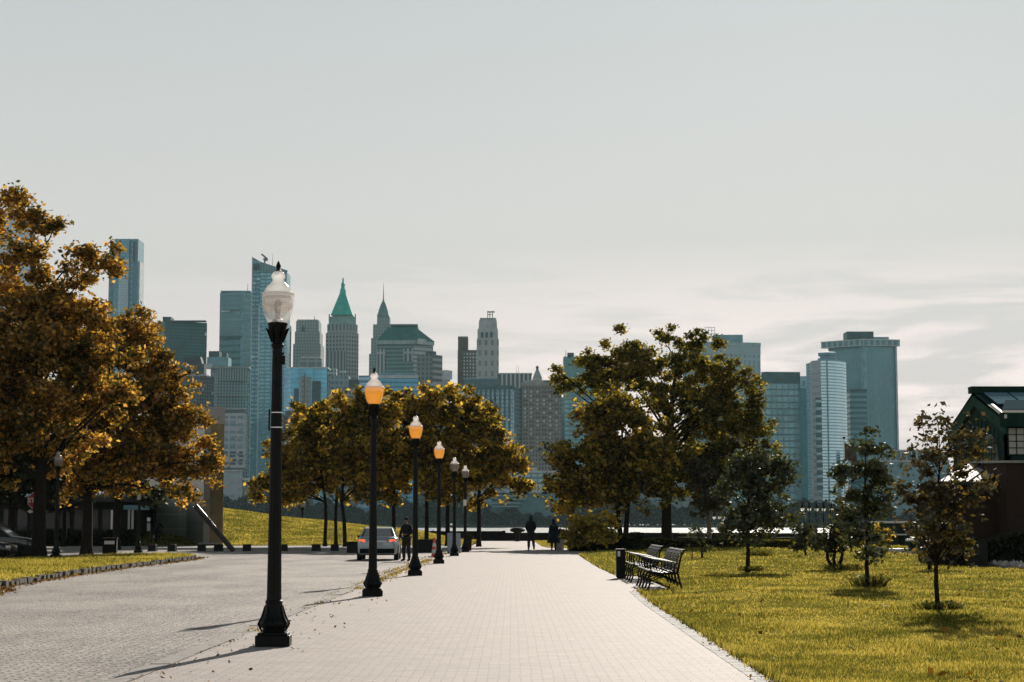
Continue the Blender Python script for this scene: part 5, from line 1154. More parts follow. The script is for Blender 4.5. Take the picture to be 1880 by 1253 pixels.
t2 = thing('concrete_wall', 'lower plain concrete wall in front of the memorial wall, behind the cyclist', 'wall', (XP(340, 135), 135, 0.0))
part(t2, 'wall', [(XP(232, 150), 150.0), (XP(287, 137), 137.0), (XP(386, 132), 132.0), (XP(386, 133), 133.0), (XP(287, 138.4), 138.4), (XP(232, 151.4), 151.4)], -0.3, ZT(905, 132), mat_facade('concrete_joints', (0.42, 0.44, 0.36), (0.45, 0.47, 0.39), 3.2, 1.1, 0.985, 0.95, 0.1, 0.8, 0.75))
part(t2, 'coping', [(XP(231, 149.8), 149.8), (XP(287, 136.8), 136.8), (XP(386.5, 131.8), 131.8), (XP(386.5, 133.2), 133.2), (XP(287, 138.6), 138.6), (XP(231, 151.6), 151.6)], ZT(905, 132), ZT(905, 132) + 0.08, CONCRETE)
# dark pavilion behind the trees
t = thing('pavilion', 'long dark flat roofed pavilion in the shade behind the left trees', 'building', (XP(90, 126), 126, 0.0))
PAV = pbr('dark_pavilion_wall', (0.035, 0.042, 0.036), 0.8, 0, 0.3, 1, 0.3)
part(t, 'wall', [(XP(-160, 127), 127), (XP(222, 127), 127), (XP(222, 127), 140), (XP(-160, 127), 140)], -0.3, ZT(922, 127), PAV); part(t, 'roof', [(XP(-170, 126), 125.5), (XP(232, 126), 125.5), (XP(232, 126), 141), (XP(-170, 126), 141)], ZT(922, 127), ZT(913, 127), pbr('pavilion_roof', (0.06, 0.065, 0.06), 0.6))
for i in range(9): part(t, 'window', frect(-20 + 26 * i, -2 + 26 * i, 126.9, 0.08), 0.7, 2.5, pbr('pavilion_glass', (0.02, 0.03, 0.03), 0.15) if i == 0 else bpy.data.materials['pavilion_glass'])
for px in (236, 242.5): part(t, 'column', frect(px - 1.6, px + 1.6, 122.0, 0.2), 0.0, ZT(936, 122), WHITEPAINT)
part(t, 'canopy', frect(226, 252, 121.8, 4.0), ZT(936, 122), ZT(928, 122), STEELB)

# ============================================================ RIVER EDGE
t = thing('river_wall', 'long low dark wall along the river edge at the end of the path', 'wall', (XP(1000, 160), 160, 0.0))
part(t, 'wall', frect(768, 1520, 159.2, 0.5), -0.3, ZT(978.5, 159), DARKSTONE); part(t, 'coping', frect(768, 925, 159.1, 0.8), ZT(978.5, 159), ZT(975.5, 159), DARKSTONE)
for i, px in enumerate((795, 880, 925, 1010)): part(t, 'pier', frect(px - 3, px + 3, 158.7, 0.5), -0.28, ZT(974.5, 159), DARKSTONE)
t = thing('mushroom_seat', 'small dark mushroom shaped stand on the river wall, left of the walkers', 'planter', (XP(950, 155), 155, 0.0))
MB().lathe([(0.22, 0), (0.20, 0.5), (0.24, 0.72)], 14).build('stem', DARKSTONE, t, smooth=True); MB().lathe([(0.25, 0.72), (0.62, 0.86), (0.66, 1.0), (0.5, 1.12), (0.2, 1.2)], 18).build('top', DARKSTONE, t, smooth=True)
t = thing('stone_planter', 'round pale stone planter with a leafy plant beside the shorter walker', 'planter', (XP(1027, 104), 104, 0.0))
MB().lathe([(0.22, 0), (0.26, 0.05), (0.28, 0.3), (0.38, 0.52), (0.40, 0.60), (0.34, 0.60)], 20).build('pot', pbr('planter_stone', (0.33, 0.29, 0.23), 0.8, 0, 0.3, 6, 0.2), t, smooth=True); leafball('foliage', (0, 0, 0.85), (0.42, 0.42, 0.36), 900, 0.07, SHRUB, t)
def table(label, px, Y, w_, tilt=0.0):
    t = thing('picnic_table', label, 'table', (XP(px, Y), Y, 0.05), 0.1)
    MB().box((0, 0, 0.74), (w_, 0.7, 0.05)).build('tabletop', WHITEPAINT, t)
    for s_ in (-1, 1):
        MB().tube([(s_ * w_ * .38, -0.3, 0), (s_ * w_ * .38, 0.0, 0.74), (s_ * w_ * .38, 0.3, 0)], 0.03, 6).build('leg', DARKSTONE, t); MB().box((0, s_ * 0.62, 0.44), (w_, 0.24, 0.04)).build('seat', CONCRETE, t)
table('white topped picnic table behind the hedge, near the big trunk', 1272, 135, 2.0); table('white picnic table to the left of the dark conical shrub', 1443, 132, 2.1)
# shed, steps and pillar on the right
t = thing('utility_shed', 'low dark green shed with a pale roof line between the two right saplings', 'shed', (XP(1640, 118), 118, 0.0))
SHG = pbr('shed_green', (0.035, 0.06, 0.045), 0.8, 0, 0.3, 3, 0.3)
part(t, 'wall', frect(1612, 1690, 118, 4), -0.3, ZT(961, 118), SHG); part(t, 'roof', frect(1610, 1692, 117.7, 4.8), ZT(961, 118), ZT(957, 118), WHITEPAINT); part(t, 'ledge', frect(1615, 1690, 117.5, 0.4), ZT(983, 118), ZT(980.5, 118), WHITEPAINT); part(t, 'door', frect(1650, 1660, 117.93, 0.06), -0.1, ZT(965, 118), DARKSTONE)
t = thing('stone_steps', 'two pale low steps at the lawn edge behind the right saplings', 'steps', (XP(1648, 98), 98, 0.0))
part(t, 'step', frect(1622, 1670, 98.0, 0.6), 0.0, ZT(1013, 98), CONCRETE); part(t, 'step', frect(1622, 1670, 98.7, 0.8), 0.0, ZT(1008, 98), WHITEPAINT)
t = thing('stone_pillar', 'square stone pillar with a pale cap left of the dark building', 'pillar', (XP(1675, 90), 90, 0.0))
part(t, 'shaft', frect(1669, 1681, 90, 0.35), 0.0, ZT(994, 90), DARKSTONE); part(t, 'cap', frect(1666, 1684, 89.9, 0.55), ZT(994, 90), ZT(990, 90), WHITEPAINT)
# flag
t = thing('flagpole', 'flagpole with a drooping brownish flag above the leafy sapling', 'flagpole', (XP(1552.5, 150), 150, 0.0))
MB().tube([(0, 0, 0), (0, 0, ZT(806, 150))], [0.07, 0.04], 8).build('pole', WHITEPAINT, t); MB().ellipsoid((0, 0, ZT(804, 150)), (0.12,) * 3).build('finial', BLACKMETAL, t)
vs = []; fs = []; z1 = ZT(812, 150); n = 12; mrow = 6
for i in range(n):
    for j in range(mrow):
        u = i / (n - 1); v = j / (mrow - 1); vs.append((0.05 + u * 1.0, 0.12 * math.sin(u * 8 + v * 2) + 0.05, z1 - u * 0.45 - v * 1.35 - 0.05 * math.sin(u * 6)))
for i in range(n - 1):
    for j in range(mrow - 1): fs.append((i * mrow + j, (i + 1) * mrow + j, (i + 1) * mrow + j + 1, i * mrow + j + 1))
fl = MB().add(vs, fs).build('flag', pbr('flag_cloth', (0.10, 0.085, 0.08), 0.9, 0, 0.2, 2, 0.3), t, smooth='all'); sm = fl.modifiers.new('solid', 'SOLIDIFY'); sm.thickness = 0.01

# ============================================================ TERMINAL BUILDING ON THE RIGHT
t = thing('terminal_building', 'old brick and green copper terminal building with a glazed roof at the right edge', 'building', (XP(1830, 70), 70, 0.0))
GC = pbr('green_copper_trim', (0.016, 0.058, 0.046), 0.8, 0, 0.1, 1.5, 0.3); GCD = pbr('dark_green_boards', (0.011, 0.033, 0.027), 0.8, 0, 0.1, 2, 0.3)
def mat_brick():
    m, tt, b = newmat('dark_red_brick'); p = tt.new('ShaderNodeUVMap').outputs[0]; br = tt.new('ShaderNodeTexBrick'); tt.link(p, br.inputs['Vector'])
    br.inputs['Scale'].default_value = 1.0; br.inputs['Brick Width'].default_value = 0.22; br.inputs['Row Height'].default_value = 0.075; br.inputs['Mortar Size'].default_value = 0.008
    br.inputs['Color1'].default_value = (0.030, 0.017, 0.013, 1); br.inputs['Color2'].default_value = (0.045, 0.025, 0.018, 1); br.inputs['Mortar'].default_value = (0.04, 0.035, 0.03, 1)
    tt.link(br.outputs['Color'], b.inputs['Base Color']); b.inputs['Roughness'].default_value = 0.9; b.inputs['Specular IOR Level'].default_value = 0.15; return m
BRICK = mat_brick()
OR = t.location; XG_ = XP(1799, 75); XE = 48.0; zr = ZT(722, 75); ze = ZT(765, 70.8); Yn, Yf, Yr_ = 70.8, 79.2, 75.0
def poly(name, pts, mat, parent=t, th_=0.06, nrm=None):
    pts = [Vector(p) for p in pts]; n_ = (pts[1] - pts[0]).cross(pts[2] - pts[1]).normalized() if nrm is None else Vector(nrm)
    k = len(pts); vs = [tuple(p) for p in pts] + [tuple(p - n_ * th_) for p in pts]
    return MB().add(vs, [tuple(range(k)), tuple(reversed(range(k, 2 * k)))] + [(i, (i + 1) % k, k + (i + 1) % k, k + i) for i in range(k)]).build(name, mat, parent, org=OR)
# gable end (faces left)
poly('gable_wall', [(XG_, Yn, 0), (XG_, Yf, 0), (XG_, Yf, ze - .1), (XG_, Yr_, zr - .12), (XG_, Yn, ze - .1)], GCD, th_=0.2, nrm=(-1, 0, 0))
for i in range(13):
    yy = Yn + 0.35 + i * 0.62; top = ze - .35 + (zr - ze) * (1 - abs(yy - Yr_) / 4.2) - 0.55
    if yy < Yf - .2: poly('batten', [(XG_ - .05, yy, 4.75), (XG_ - .05, yy + .14, 4.75), (XG_ - .05, yy + .14, max(top, 4.8)), (XG_ - .05, yy, max(top, 4.8))], GC, th_=0.10, nrm=(-1, 0, 0))
for s_, ye in ((-1, Yn), (1, Yf)):
    poly('bargeboard', [(XG_ - .14, Yr_, zr + .05), (XG_ - .14, Yr_, zr - .55), (XG_ - .14, ye + s_ * .4, ze - .72), (XG_ - .14, ye + s_ * .4, ze - .13)], GC, th_=0.12, nrm=(-1, 0, 0))
for yc in (73.0, 77.0):     # arched windows in the gable
    pts = [(XG_ - .06, yc - 1.25, 3.6)] + [(XG_ - .06, yc - 1.25 * math.cos(a), 4.15 + 0.95 * math.sin(a)) for a in lin(0, PI, 13)] + [(XG_ - .06, yc + 1.25, 3.6)]
    wv = poly('arched_window', pts, bpy.data.materials.get('old_glass') or pbr('old_glass', (0.09, 0.11, 0.09), 0.3, 0, 0.4), th_=0.08, nrm=(-1, 0, 0))
    mm = MB()
    for k in range(5): mm.box((XG_ - .09, yc - 0.85 + k * .42, 4.25), (.03, .04, 1.3))
    for k in range(3): mm.box((XG_ - .095, yc, 3.85 + k * .42), (.03, 2.2, .04))
    mm.build('glazing_bars', GC, wv, org=OR)
# roof slopes
def slope(u, x, lift=0.0): return (x, Yr_ + (Yn - 0.45 - Yr_) * u, zr + (ze - 0.1 - zr) * u + lift)
poly('roof', [slope(0, XG_ - .14), slope(0, XE), slope(1, XE), slope(1, XG_ - .14)], GC, th_=-0.10)
poly('roof', [(XG_ - .14, Yr_, zr), (XG_ - .14, Yf + .45, ze - .1), (XE, Yf + .45, ze - .1), (XE, Yr_, zr)], GC, th_=-0.10)
SKYL = pbr('skylight_glass', (0.16, 0.26, 0.31), 0.95, 0, 0.0)
for i in range(16):
    x0 = XG_ + 0.15 + i * 1.05
    for u0, u1 in ((0.13, 0.34), (0.36, 0.58)):
        poly('skylight', [slope(u0, x0, .13), slope(u0, x0 + .96, .13), slope(u1, x0 + .96, .13), slope(u1, x0, .13)], SKYL, th_=0.02)
poly('ridge_cap', [(XG_ - .28, Yr_ - .35, zr - .02), (XE, Yr_ - .35, zr - .02), (XE, Yr_ - .30, zr + .26), (XG_ - .28, Yr_ - .30, zr + .26)], GCD, th_=0.6, nrm=(0, -1, 0))
poly('eave', [slope(0.66, XG_ + .35, .30), slope(0.66, XE, .30), slope(0.98, XE, .26), slope(0.98, XG_ - .2, .26)], pbr('pale_metal_roof', (0.10, 0.15, 0.17), 0.9, 0.0, 0.0), th_=0.08)
poly('eave_edge', [(XG_ - .2, Yn - .46, ze + .10), (XE, Yn - .46, ze + .10), (XE, Yn - .46, ze + .22), (XG_ - .2, Yn - .46, ze + .22)], pbr('sunlit_eave_edge', (0.75, 0.70, 0.66), 0.5), th_=0.06, nrm=(0, -1, 0))  # sunlit line of the eave put into a pale colour
poly('sunlit_verge', [slope(0.60, XG_ - .15, .16), slope(0.60, XG_ - .05, .16), slope(1.02, XG_ - .05, .16), slope(1.02, XG_ - .15, .16)], bpy.data.materials['sunlit_eave_edge'], th_=-0.14)  # pale strip stands in for the sunlit bargeboard edge
poly('fascia', [(XG_ - .3, Yn - .48, ze - .42), (XE, Yn - .48, ze - .42), (XE, Yn - .48, ze + .12), (XG_ - .3, Yn - .48, ze + .12)], GCD, th_=0.1, nrm=(0, -1, 0))
poly('front_wall', [(XG_, Yn, 0), (XE, Yn, 0), (XE, Yn, ze - .2), (XG_, Yn, ze - .2)], GCD, th_=0.2, nrm=(0, -1, 0))
WG2 = pbr('pale_old_panes', (0.42, 0.40, 0.36), 0.35, 0, 0.5)
for i in range(7):
    x0 = XP(1854.5, Yn) + i * 3.1; wv = poly('window', [(x0, Yn - .03, ZT(835, Yn)), (x0 + 2.3, Yn - .03, ZT(835, Yn)), (x0 + 2.3, Yn - .03, ZT(786, Yn)), (x0, Yn - .03, ZT(786, Yn))], WG2, th_=0.05, nrm=(0, -1, 0))
    mm = MB(); z0, z1 = ZT(835, Yn), ZT(786, Yn)
    for k in range(8): mm.box((x0 + k * 2.3 / 7, Yn - .06, (z0 + z1) / 2), (.03 if k % 2 else .045, .03, z1 - z0))
    for k in range(5): mm.box((x0 + 1.15, Yn - .062, z0 + k * (z1 - z0) / 4), (2.3, .03, .03))
    mm.build('glazing_bars', GCD, wv, org=OR)
# brick front block with its own low roof
xb = XP(1850, 66)
o = MB().prism([(xb, 66), (XE, 66), (XE, 70.7), (xb, 70.7)], -0.3, ZT(848, 66), mi_top=0).build('brick_wall', BRICK, t, org=OR)
poly('coping', [(xb - .15, 65.8, ZT(846, 66)), (XE, 65.8, ZT(846, 66)), (XE, 70.75, ZT(838, 66)), (xb - .15, 70.75, ZT(838, 66))], CONCRETE, th_=0.09)
# side wing with pale lean-to roof
MB().prism([(XP(1722, 67.2), 67.2), (XP(1844, 67.2), 67.2), (XP(1844, 67.2), 70.6), (XP(1722, 67.2), 70.6)], -0.3, 3.02).build('brick_wall', BRICK, t, org=OR)
PALER = pbr('pale_roof_sheet', (0.62, 0.55, 0.51), 0.7, 0, 0.3, 1.5, 0.12)
def lean(u, v): a = W(1722 + 86 * u, 884, 66.6); b = W(1776 + 76 * u, 852, 70.6); return a.lerp(b, v)
for i in range(3):
    poly('wing_roof', [lean(i / 3 + .01, 0), lean((i + 1) / 3 - .01, 0), lean((i + 1) / 3 - .01, 1), lean(i / 3 + .01, 1)], PALER, th_=0.07)
    poly('roof_rib', [lean((i + 1) / 3 - .01, 0) + Vector((0, 0, .04)), lean((i + 1) / 3 + .01, 0) + Vector((0, 0, .04)), lean((i + 1) / 3 + .01, 1) + Vector((0, 0, .04)), lean((i + 1) / 3 - .01, 1) + Vector((0, 0, .04))], GCD, th_=0.1)
poly('gutter', [lean(-.01, 0) + Vector((0, -.05, -.14)), lean(1.01, 0) + Vector((0, -.05, -.14)), lean(1.01, 0) + Vector((0, -.05, -.01)), lean(-.01, 0) + Vector((0, -.05, -.01))], GCD, th_=0.08, nrm=(0, -1, 0))
t = thing('ramp_wall', 'low dark ramp wall at the foot of the terminal building', 'wall', (XP(1800, 60), 60, 0.0))
poly('wall', [(XP(1778, 62), 62, 0), (XP(1812, 62), 62, 0), (XP(1812, 62), 62, .85), (XP(1790, 62), 62, .85), (XP(1778, 62), 62, .35)], DARKSTONE, t, 0.4, (0, -1, 0)).location -= Vector((0, 0, 0))
for ch in t.children: ch.data.transform(Matrix.Translation(OR - t.location))

# ============================================================ TREES
OR1 = [(0.03, 0.038, 0.012), (0.09, 0.08, 0.018), (0.25, 0.155, 0.032), (0.42, 0.24, 0.05), (0.56, 0.38, 0.11)]
L_ORANGE = mat_leaf('orange_brown_leaves', OR1, 0.55, 0.5)
L_GOLD = mat_leaf('golden_olive_leaves', [(0.026, 0.034, 0.010), (0.08, 0.076, 0.016), (0.25, 0.19, 0.033), (0.43, 0.30, 0.045), (0.53, 0.40, 0.08)], 0.55, 0.5)
L_OLGOLD = mat_leaf('olive_gold_leaves', [(0.024, 0.034, 0.010), (0.06, 0.066, 0.014), (0.17, 0.14, 0.025), (0.34, 0.25, 0.035), (0.46, 0.34, 0.06)], 0.5, 0.5)
L_OLIVE = mat_leaf('olive_leaves', [(0.022, 0.036, 0.012), (0.055, 0.07, 0.016), (0.13, 0.13, 0.025), (0.25, 0.215, 0.04), (0.42, 0.31, 0.06)], 0.5, 0.5)
L_DARK = mat_leaf('dark_green_leaves', [(0.014, 0.024, 0.010), (0.024, 0.036, 0.012), (0.04, 0.05, 0.014), (0.09, 0.085, 0.02)], 0.4, 0.5, 0.09)
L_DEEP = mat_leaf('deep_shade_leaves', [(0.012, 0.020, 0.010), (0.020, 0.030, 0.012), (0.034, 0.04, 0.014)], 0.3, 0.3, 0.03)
L_BROWNG = mat_leaf('brownish_green_leaves', [(0.018, 0.020, 0.010), (0.035, 0.033, 0.014), (0.07, 0.055, 0.02), (0.13, 0.09, 0.03)], 0.45, 0.5, 0.06)

def make_tree(label, px, Y, blobs, leaf, lsize=0.10, dens=1.0, trunk_r=0.16, fork=None, bark=BARK, lean=0.0, name='tree', z0=0.0, group=None, seed=1, clump=0.62, stems=1, cat='tree', limbs=16):
    """blobs: (px, py, rx_px, ry_px, weight, depth offset m)"""
    rn = np.random.default_rng(seed); rd_ = random.Random(seed)
    X = XP(px, Y); th = thing(name, label, cat, (X, Y, z0), 0, group); sc = Y / F
    Cs = []; clumps = []
    for bq in blobs:
        bx, by, rx, ry = bq[:4]; wgt = bq[4] if len(bq) > 4 else 1.0; dy = bq[5] if len(bq) > 5 else 0.0
        c = W(bx, by, Y + dy); rx_, rz_ = rx * sc, ry * sc; ryd = 0.85 * (rx_ + rz_) / 2 + 0.25
        vol = rx_ * rz_ * ryd; ncl = max(3, int(2.6 * wgt * vol / (clump ** 3) * 0.55))
        ncl = int(min(ncl * 1.5, 300))
        d = rn.normal(size=(ncl, 3)); d /= np.linalg.norm(d, axis=1)[:, None]
        rad = rn.uniform(0.02, 1, (ncl, 1)) ** 0.45 * rn.uniform(0.85, 1.08, (ncl, 1))
        cc = np.array(c) + d * rad * np.array([rx_, ryd, rz_]); clumps.append(cc)
        per = max(6, int(dens * (0.26 if wgt < 0.5 else 0.5 if wgt < 0.8 else 0.95) * 110 * (clump / 0.62) ** 2 * (0.10 / lsize) ** 1.2 * 1.45))
        for q in cc:
            r_ = clump * rn.uniform(0.35, 0.95)
            g_ = rn.normal(size=(per, 3)) * np.array([r_ * .50, r_ * .50, r_ * .30]) + q; g_[:, 2] -= 0.25 * (np.abs(g_[:, 0] - q[0]) + np.abs(g_[:, 1] - q[1])) * 0.6
            Cs.append(g_)
    for bq in blobs:      # stray sprays that break the outline
        bx, by, rx, ry = bq[:4]; c = W(bx, by, Y); nsp = max(2, int(9 * (bq[4] if len(bq) > 4 else 1)))
        a_ = rn.uniform(0, 2 * PI, nsp); k_ = rn.uniform(0.95, 1.28, nsp)
        for a1, k1 in zip(a_, k_):
            q = np.array(c) + np.array([math.cos(a1) * rx * sc * k1, rn.normal(0, .3), math.sin(a1) * ry * sc * k1]); clumps.append(q[None])
            Cs.append(rn.normal(size=(max(5, int(per * .35)), 3)) * clump * np.array([.24, .24, .2]) + q)
    C = np.concatenate(Cs); C = C[C[:, 2] > z0 + 0.15]; cl = np.concatenate(clumps)
    C = C - np.array([X, Y, z0])
    global rng; keep = rng; rng = rn; leaves('crown', C, lsize * 1.0, leaf, th, up=0.25); rng = keep
    # trunk and limbs
    tip = cl.mean(axis=0) - np.array([X, Y, z0]); zlo = cl[:, 2].min() - z0; zhi = cl[:, 2].max() - z0
    fk = fork if fork is not None else max(0.5, zlo + 0.25 * (zhi - zlo))
    mb = MB()
    for s_ in range(stems):
        off = (s_ - (stems - 1) / 2) * trunk_r * 2.2; lx = lean + off * 0.8
        top = Vector((tip[0] * 0.55 + lx, tip[1] * 0.4, zlo + 0.86 * (zhi - zlo)))
        p = [Vector((off * 0.4, 0, -0.3)), Vector((off * 0.5, 0, 0.0)), Vector((off * 0.6 + lx * 0.10, 0, fk * 0.15)), Vector((off + lx * 0.5 + rd_.uniform(-.05, .05), 0.02, fk * 0.6)), Vector((off + lx, 0.03, fk))]
        p += [Vector((off + lx, 0.03, fk)).lerp(top, k) + Vector((rd_.uniform(-1, 1), rd_.uniform(-1, 1), 0)) * trunk_r * 0.8 for k in (0.35, 0.7, 1.0)]
        mb.tube(p, [trunk_r * 1.55, trunk_r * 1.35, trunk_r * 1.05, trunk_r * 0.92, trunk_r * 0.8, trunk_r * .55, trunk_r * .34, trunk_r * .10], 9)
        spine = p[3:]
        idx = rn.choice(len(cl), size=min(len(cl), limbs), replace=False)
        for i in idx:
            q = Vector(cl[i] - np.array([X, Y, z0])); hz = max(fk * 0.9, min(zhi * 0.9, q.z - 0.95 * math.hypot(q.x - tip[0], q.y) - 0.3))
            u = max(0.0, min(1.0, (hz - fk) / max(0.1, top.z - fk))); a0 = Vector((off + lx, 0.03, fk)).lerp(top, u)
            m1 = a0.lerp(q, 0.4) + Vector((rd_.uniform(-.2, .2), rd_.uniform(-.2, .2), 0.10 + 0.06 * (q - a0).length)) * min(1, (q - a0).length)
            r0 = trunk_r * (0.36 - 0.22 * u)
            mb.tube([a0, m1, q], [r0, r0 * .6, r0 * .16], 6)
            for k in range(3):
                j = rn.integers(len(cl)); q2 = Vector(cl[j] - np.array([X, Y, z0]))
                if (q2 - q).length < 2.2 * max(clump, 0.5): mb.tube([m1.lerp(q, 0.6), (m1.lerp(q, .6) + q2) / 2 + Vector((0, 0, .08)), q2], [r0 * .35, r0 * .22, r0 * .08], 5)
    mb.build('trunk', bark, th, smooth=True)
    return th

GL = 'large autumn trees at the left edge'
make_tree('tallest orange brown tree at the left edge with a bare wispy top', 72, 78, [(20, 400, 34, 48, .34), (8, 370, 20, 22, .25), (55, 385, 22, 26, .22), (85, 415, 20, 16, .2), (25, 455, 60, 45, .42), (75, 440, 26, 26, .22), (5, 520, 70, 50, .7), (70, 500, 40, 30, .4), (-20, 600, 90, 80), (60, 560, 90, 50, .8), (-40, 720, 110, 100), (60, 680, 120, 90), (130, 620, 75, 70), (180, 700, 70, 70), (100, 590, 80, 55), (160, 515, 48, 42, .42), (205, 480, 20, 24, .34), (150, 470, 14, 16, .2), (120, 520, 30, 26, .4), (40, 800, 120, 60), (-60, 830, 80, 70)],
          L_ORANGE, 0.115, 1.35, 0.30, fork=3.4, seed=3, group=GL, clump=0.8, limbs=40)
make_tree('wide orange gold tree on the verge, before the memorial wall, second from left', 160, 90, [(225, 600, 55, 42), (190, 660, 85, 70), (265, 650, 45, 50), (280, 730, 75, 60), (170, 760, 90, 80), (330, 800, 55, 45), (250, 830, 100, 60), (345, 875, 45, 38, .9), (150, 860, 80, 50), (310, 700, 35, 30, .7), (255, 600, 25, 35, .4), (385, 850, 14, 18, .5)],
          L_ORANGE, 0.12, 1.35, 0.27, fork=3.2, seed=5, group=GL, clump=0.8, limbs=40)
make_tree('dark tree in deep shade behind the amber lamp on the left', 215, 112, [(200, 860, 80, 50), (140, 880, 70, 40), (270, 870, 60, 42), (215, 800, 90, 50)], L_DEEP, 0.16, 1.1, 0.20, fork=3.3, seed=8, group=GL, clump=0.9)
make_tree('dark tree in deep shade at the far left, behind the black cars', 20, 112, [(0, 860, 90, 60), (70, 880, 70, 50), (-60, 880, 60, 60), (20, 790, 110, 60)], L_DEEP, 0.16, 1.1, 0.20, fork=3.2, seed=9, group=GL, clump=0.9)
make_tree('thin dark trunked tree between the stop sign and the bin', 118, 118, [(110, 870, 70, 50), (60, 850, 60, 50), (160, 830, 60, 60)], L_DEEP, 0.16, 1.1, 0.16, fork=3.5, seed=10, group=GL, clump=0.9)

GM = 'row of golden trees across the middle of the park'
mid = [
 ('leftmost golden tree of the middle row, its branches behind the nearest lamp', 597, 119, [(560, 850, 55, 52), (575, 780, 38, 34), (530, 880, 30, 32), (492, 890, 22, 26, .8), (525, 830, 25, 28, .8)], 0.12, 0.0),
 ('second golden tree of the middle row from the left, trunk slim and straight', 617, 122, [(620, 775, 58, 38), (630, 850, 60, 52), (595, 810, 38, 38)], 0.12, 0.0),
 ('third golden tree of the middle row, its trunk leaning left', 634, 117, [(672, 745, 42, 26, .9), (665, 800, 55, 50), (675, 865, 50, 42), (640, 755, 30, 25, .9)], 0.13, -0.25),
 ('golden tree behind the second lamp, over the silver car', 722, 120, [(722, 755, 48, 34), (725, 825, 58, 55), (715, 880, 50, 34)], 0.15, 0.0),
 ('golden tree behind the third lamp, over the cone', 783, 116, [(780, 745, 48, 30), (785, 810, 58, 55), (795, 872, 50, 40)], 0.14, 0.0),
 ('golden tree behind the fourth and fifth lamps', 822, 121, [(845, 765, 48, 38), (840, 830, 55, 50), (845, 885, 45, 36)], 0.16, 0.0),
 ('golden tree at the right end of the middle row, reaching out towards the beige block', 879, 118, [(890, 815, 48, 42), (900, 870, 48, 40), (945, 880, 24, 24, .9), (925, 835, 28, 25, .9), (900, 765, 12, 22, .45), (865, 780, 30, 25, .8), (955, 850, 10, 14, .4)], 0.15, 0.0)]
for i, (l, px, Y, bl_, tr_, ln) in enumerate(mid): make_tree(l, px, Y, [(b_[0], b_[1], b_[2] * 1.14, b_[3] * 1.06) + tuple(b_[4:]) for b_ in bl_], L_GOLD, 0.155, 1.25, tr_, fork=2.9, seed=20 + i, lean=ln, group=GM, clump=0.85, limbs=18)

GR = 'trees on the right of the path'
make_tree('round olive gold tree with a twin trunk, leftmost of the right-hand trees', 1144, 108, [(1110, 765, 55, 46), (1150, 750, 46, 38), (1160, 820, 76, 64), (1060, 880, 45, 40), (1120, 870, 80, 50), (1100, 840, 60, 50), (1045, 850, 36, 32, .8), (1090, 905, 68, 38), (1170, 890, 60, 42), (1030, 905, 30, 26, .9), (1205, 840, 35, 40), (1020, 830, 14, 20, .4)], L_OLGOLD, 0.15, 1.2, 0.16, fork=3.0, seed=31, group=GR, clump=0.85, stems=2, limbs=20)
make_tree('largest right-hand tree with a thick trunk and a ragged see-through top', 1224, 121, [(1072, 680, 42, 36, .8), (1110, 668, 40, 32, .8), (1125, 700, 40, 30, .8), (1040, 700, 18, 24, .5), (1150, 635, 36, 30, .5), (1200, 630, 44, 28, .5), (1250, 645, 54, 42, .6), (1300, 665, 36, 40, .8), (1165, 685, 52, 40, .8), (1220, 700, 56, 48, .8), (1290, 715, 46, 44, .8), (1340, 690, 26, 22, .5), (1215, 775, 40, 40, .8), (1345, 755, 45, 40, .8), (1355, 710, 36, 28, .8), (1330, 780, 50, 42, .8), (1270, 790, 48, 42, .7), (1240, 860, 60, 50), (1310, 850, 70, 50), (1370, 800, 30, 36, .8), (1380, 735, 14, 16, .5), (1398, 800, 24, 30, .8), (1402, 845, 28, 34, .8), (1350, 865, 50, 40)], L_OLIVE, 0.12, 1.35, 0.36, fork=4.3, seed=33, group=GR, clump=0.78, limbs=60)
make_tree('small brownish tree with a pale trunk between the large tree and the lawn tree', 1302, 118, [(1300, 905, 40, 44, .9), (1295, 870, 28, 25, .8)], L_BROWNG, 0.13, 0.9, 0.17, fork=1.6, bark=PALEBARK, seed=35, group=GR, clump=0.6)
make_tree('dark green tree standing on the lawn right of the benches, with its own round shadow', 1372, 55, [(1375, 875, 42, 42), (1405, 865, 42, 34), (1435, 865, 22, 28, .8), (1345, 900, 26, 34, .8), (1385, 935, 45, 40), (1350, 965, 26, 24, .9), (1425, 945, 30, 34, .8), (1380, 980, 30, 18, .7), (1360, 840, 20, 22, .6)], L_DARK, 0.075, 1.1, 0.065, fork=1.0, seed=37, group=GR, clump=0.38, z0=0.05, limbs=24)
make_tree('leafy sapling in front of the curved tower, weeds round its foot', 1592, 39.5, [(1592, 820, 20, 24, .8), (1600, 855, 34, 34), (1560, 870, 20, 20, .8), (1590, 905, 44, 36), (1625, 870, 12, 16, .6), (1575, 945, 36, 30), (1620, 920, 18, 20, .7), (1590, 985, 36, 28), (1600, 1015, 22, 12, .6)], L_DARK, 0.062, 1.15, 0.05, fork=0.8, seed=39, group=GR, clump=0.30, z0=0.05, limbs=24)
make_tree('nearest sapling at the right with a sparse top, in front of the terminal building', 1718, 29.5, [(1715, 775, 34, 22, .30), (1700, 800, 22, 24, .28), (1745, 790, 22, 30, .4), (1790, 800, 24, 40, .7), (1720, 840, 40, 36, .6), (1765, 850, 36, 34, .8), (1700, 890, 38, 40, .9), (1745, 920, 50, 40), (1790, 890, 30, 28, .6), (1690, 945, 32, 34, .8), (1725, 980, 48, 36), (1755, 1010, 34, 24, .6), (1680, 850, 16, 26, .4)], L_BROWNG, 0.050, 1.15, 0.040, fork=0.75, seed=41, group=GR, clump=0.26, z0=0.05, limbs=34)
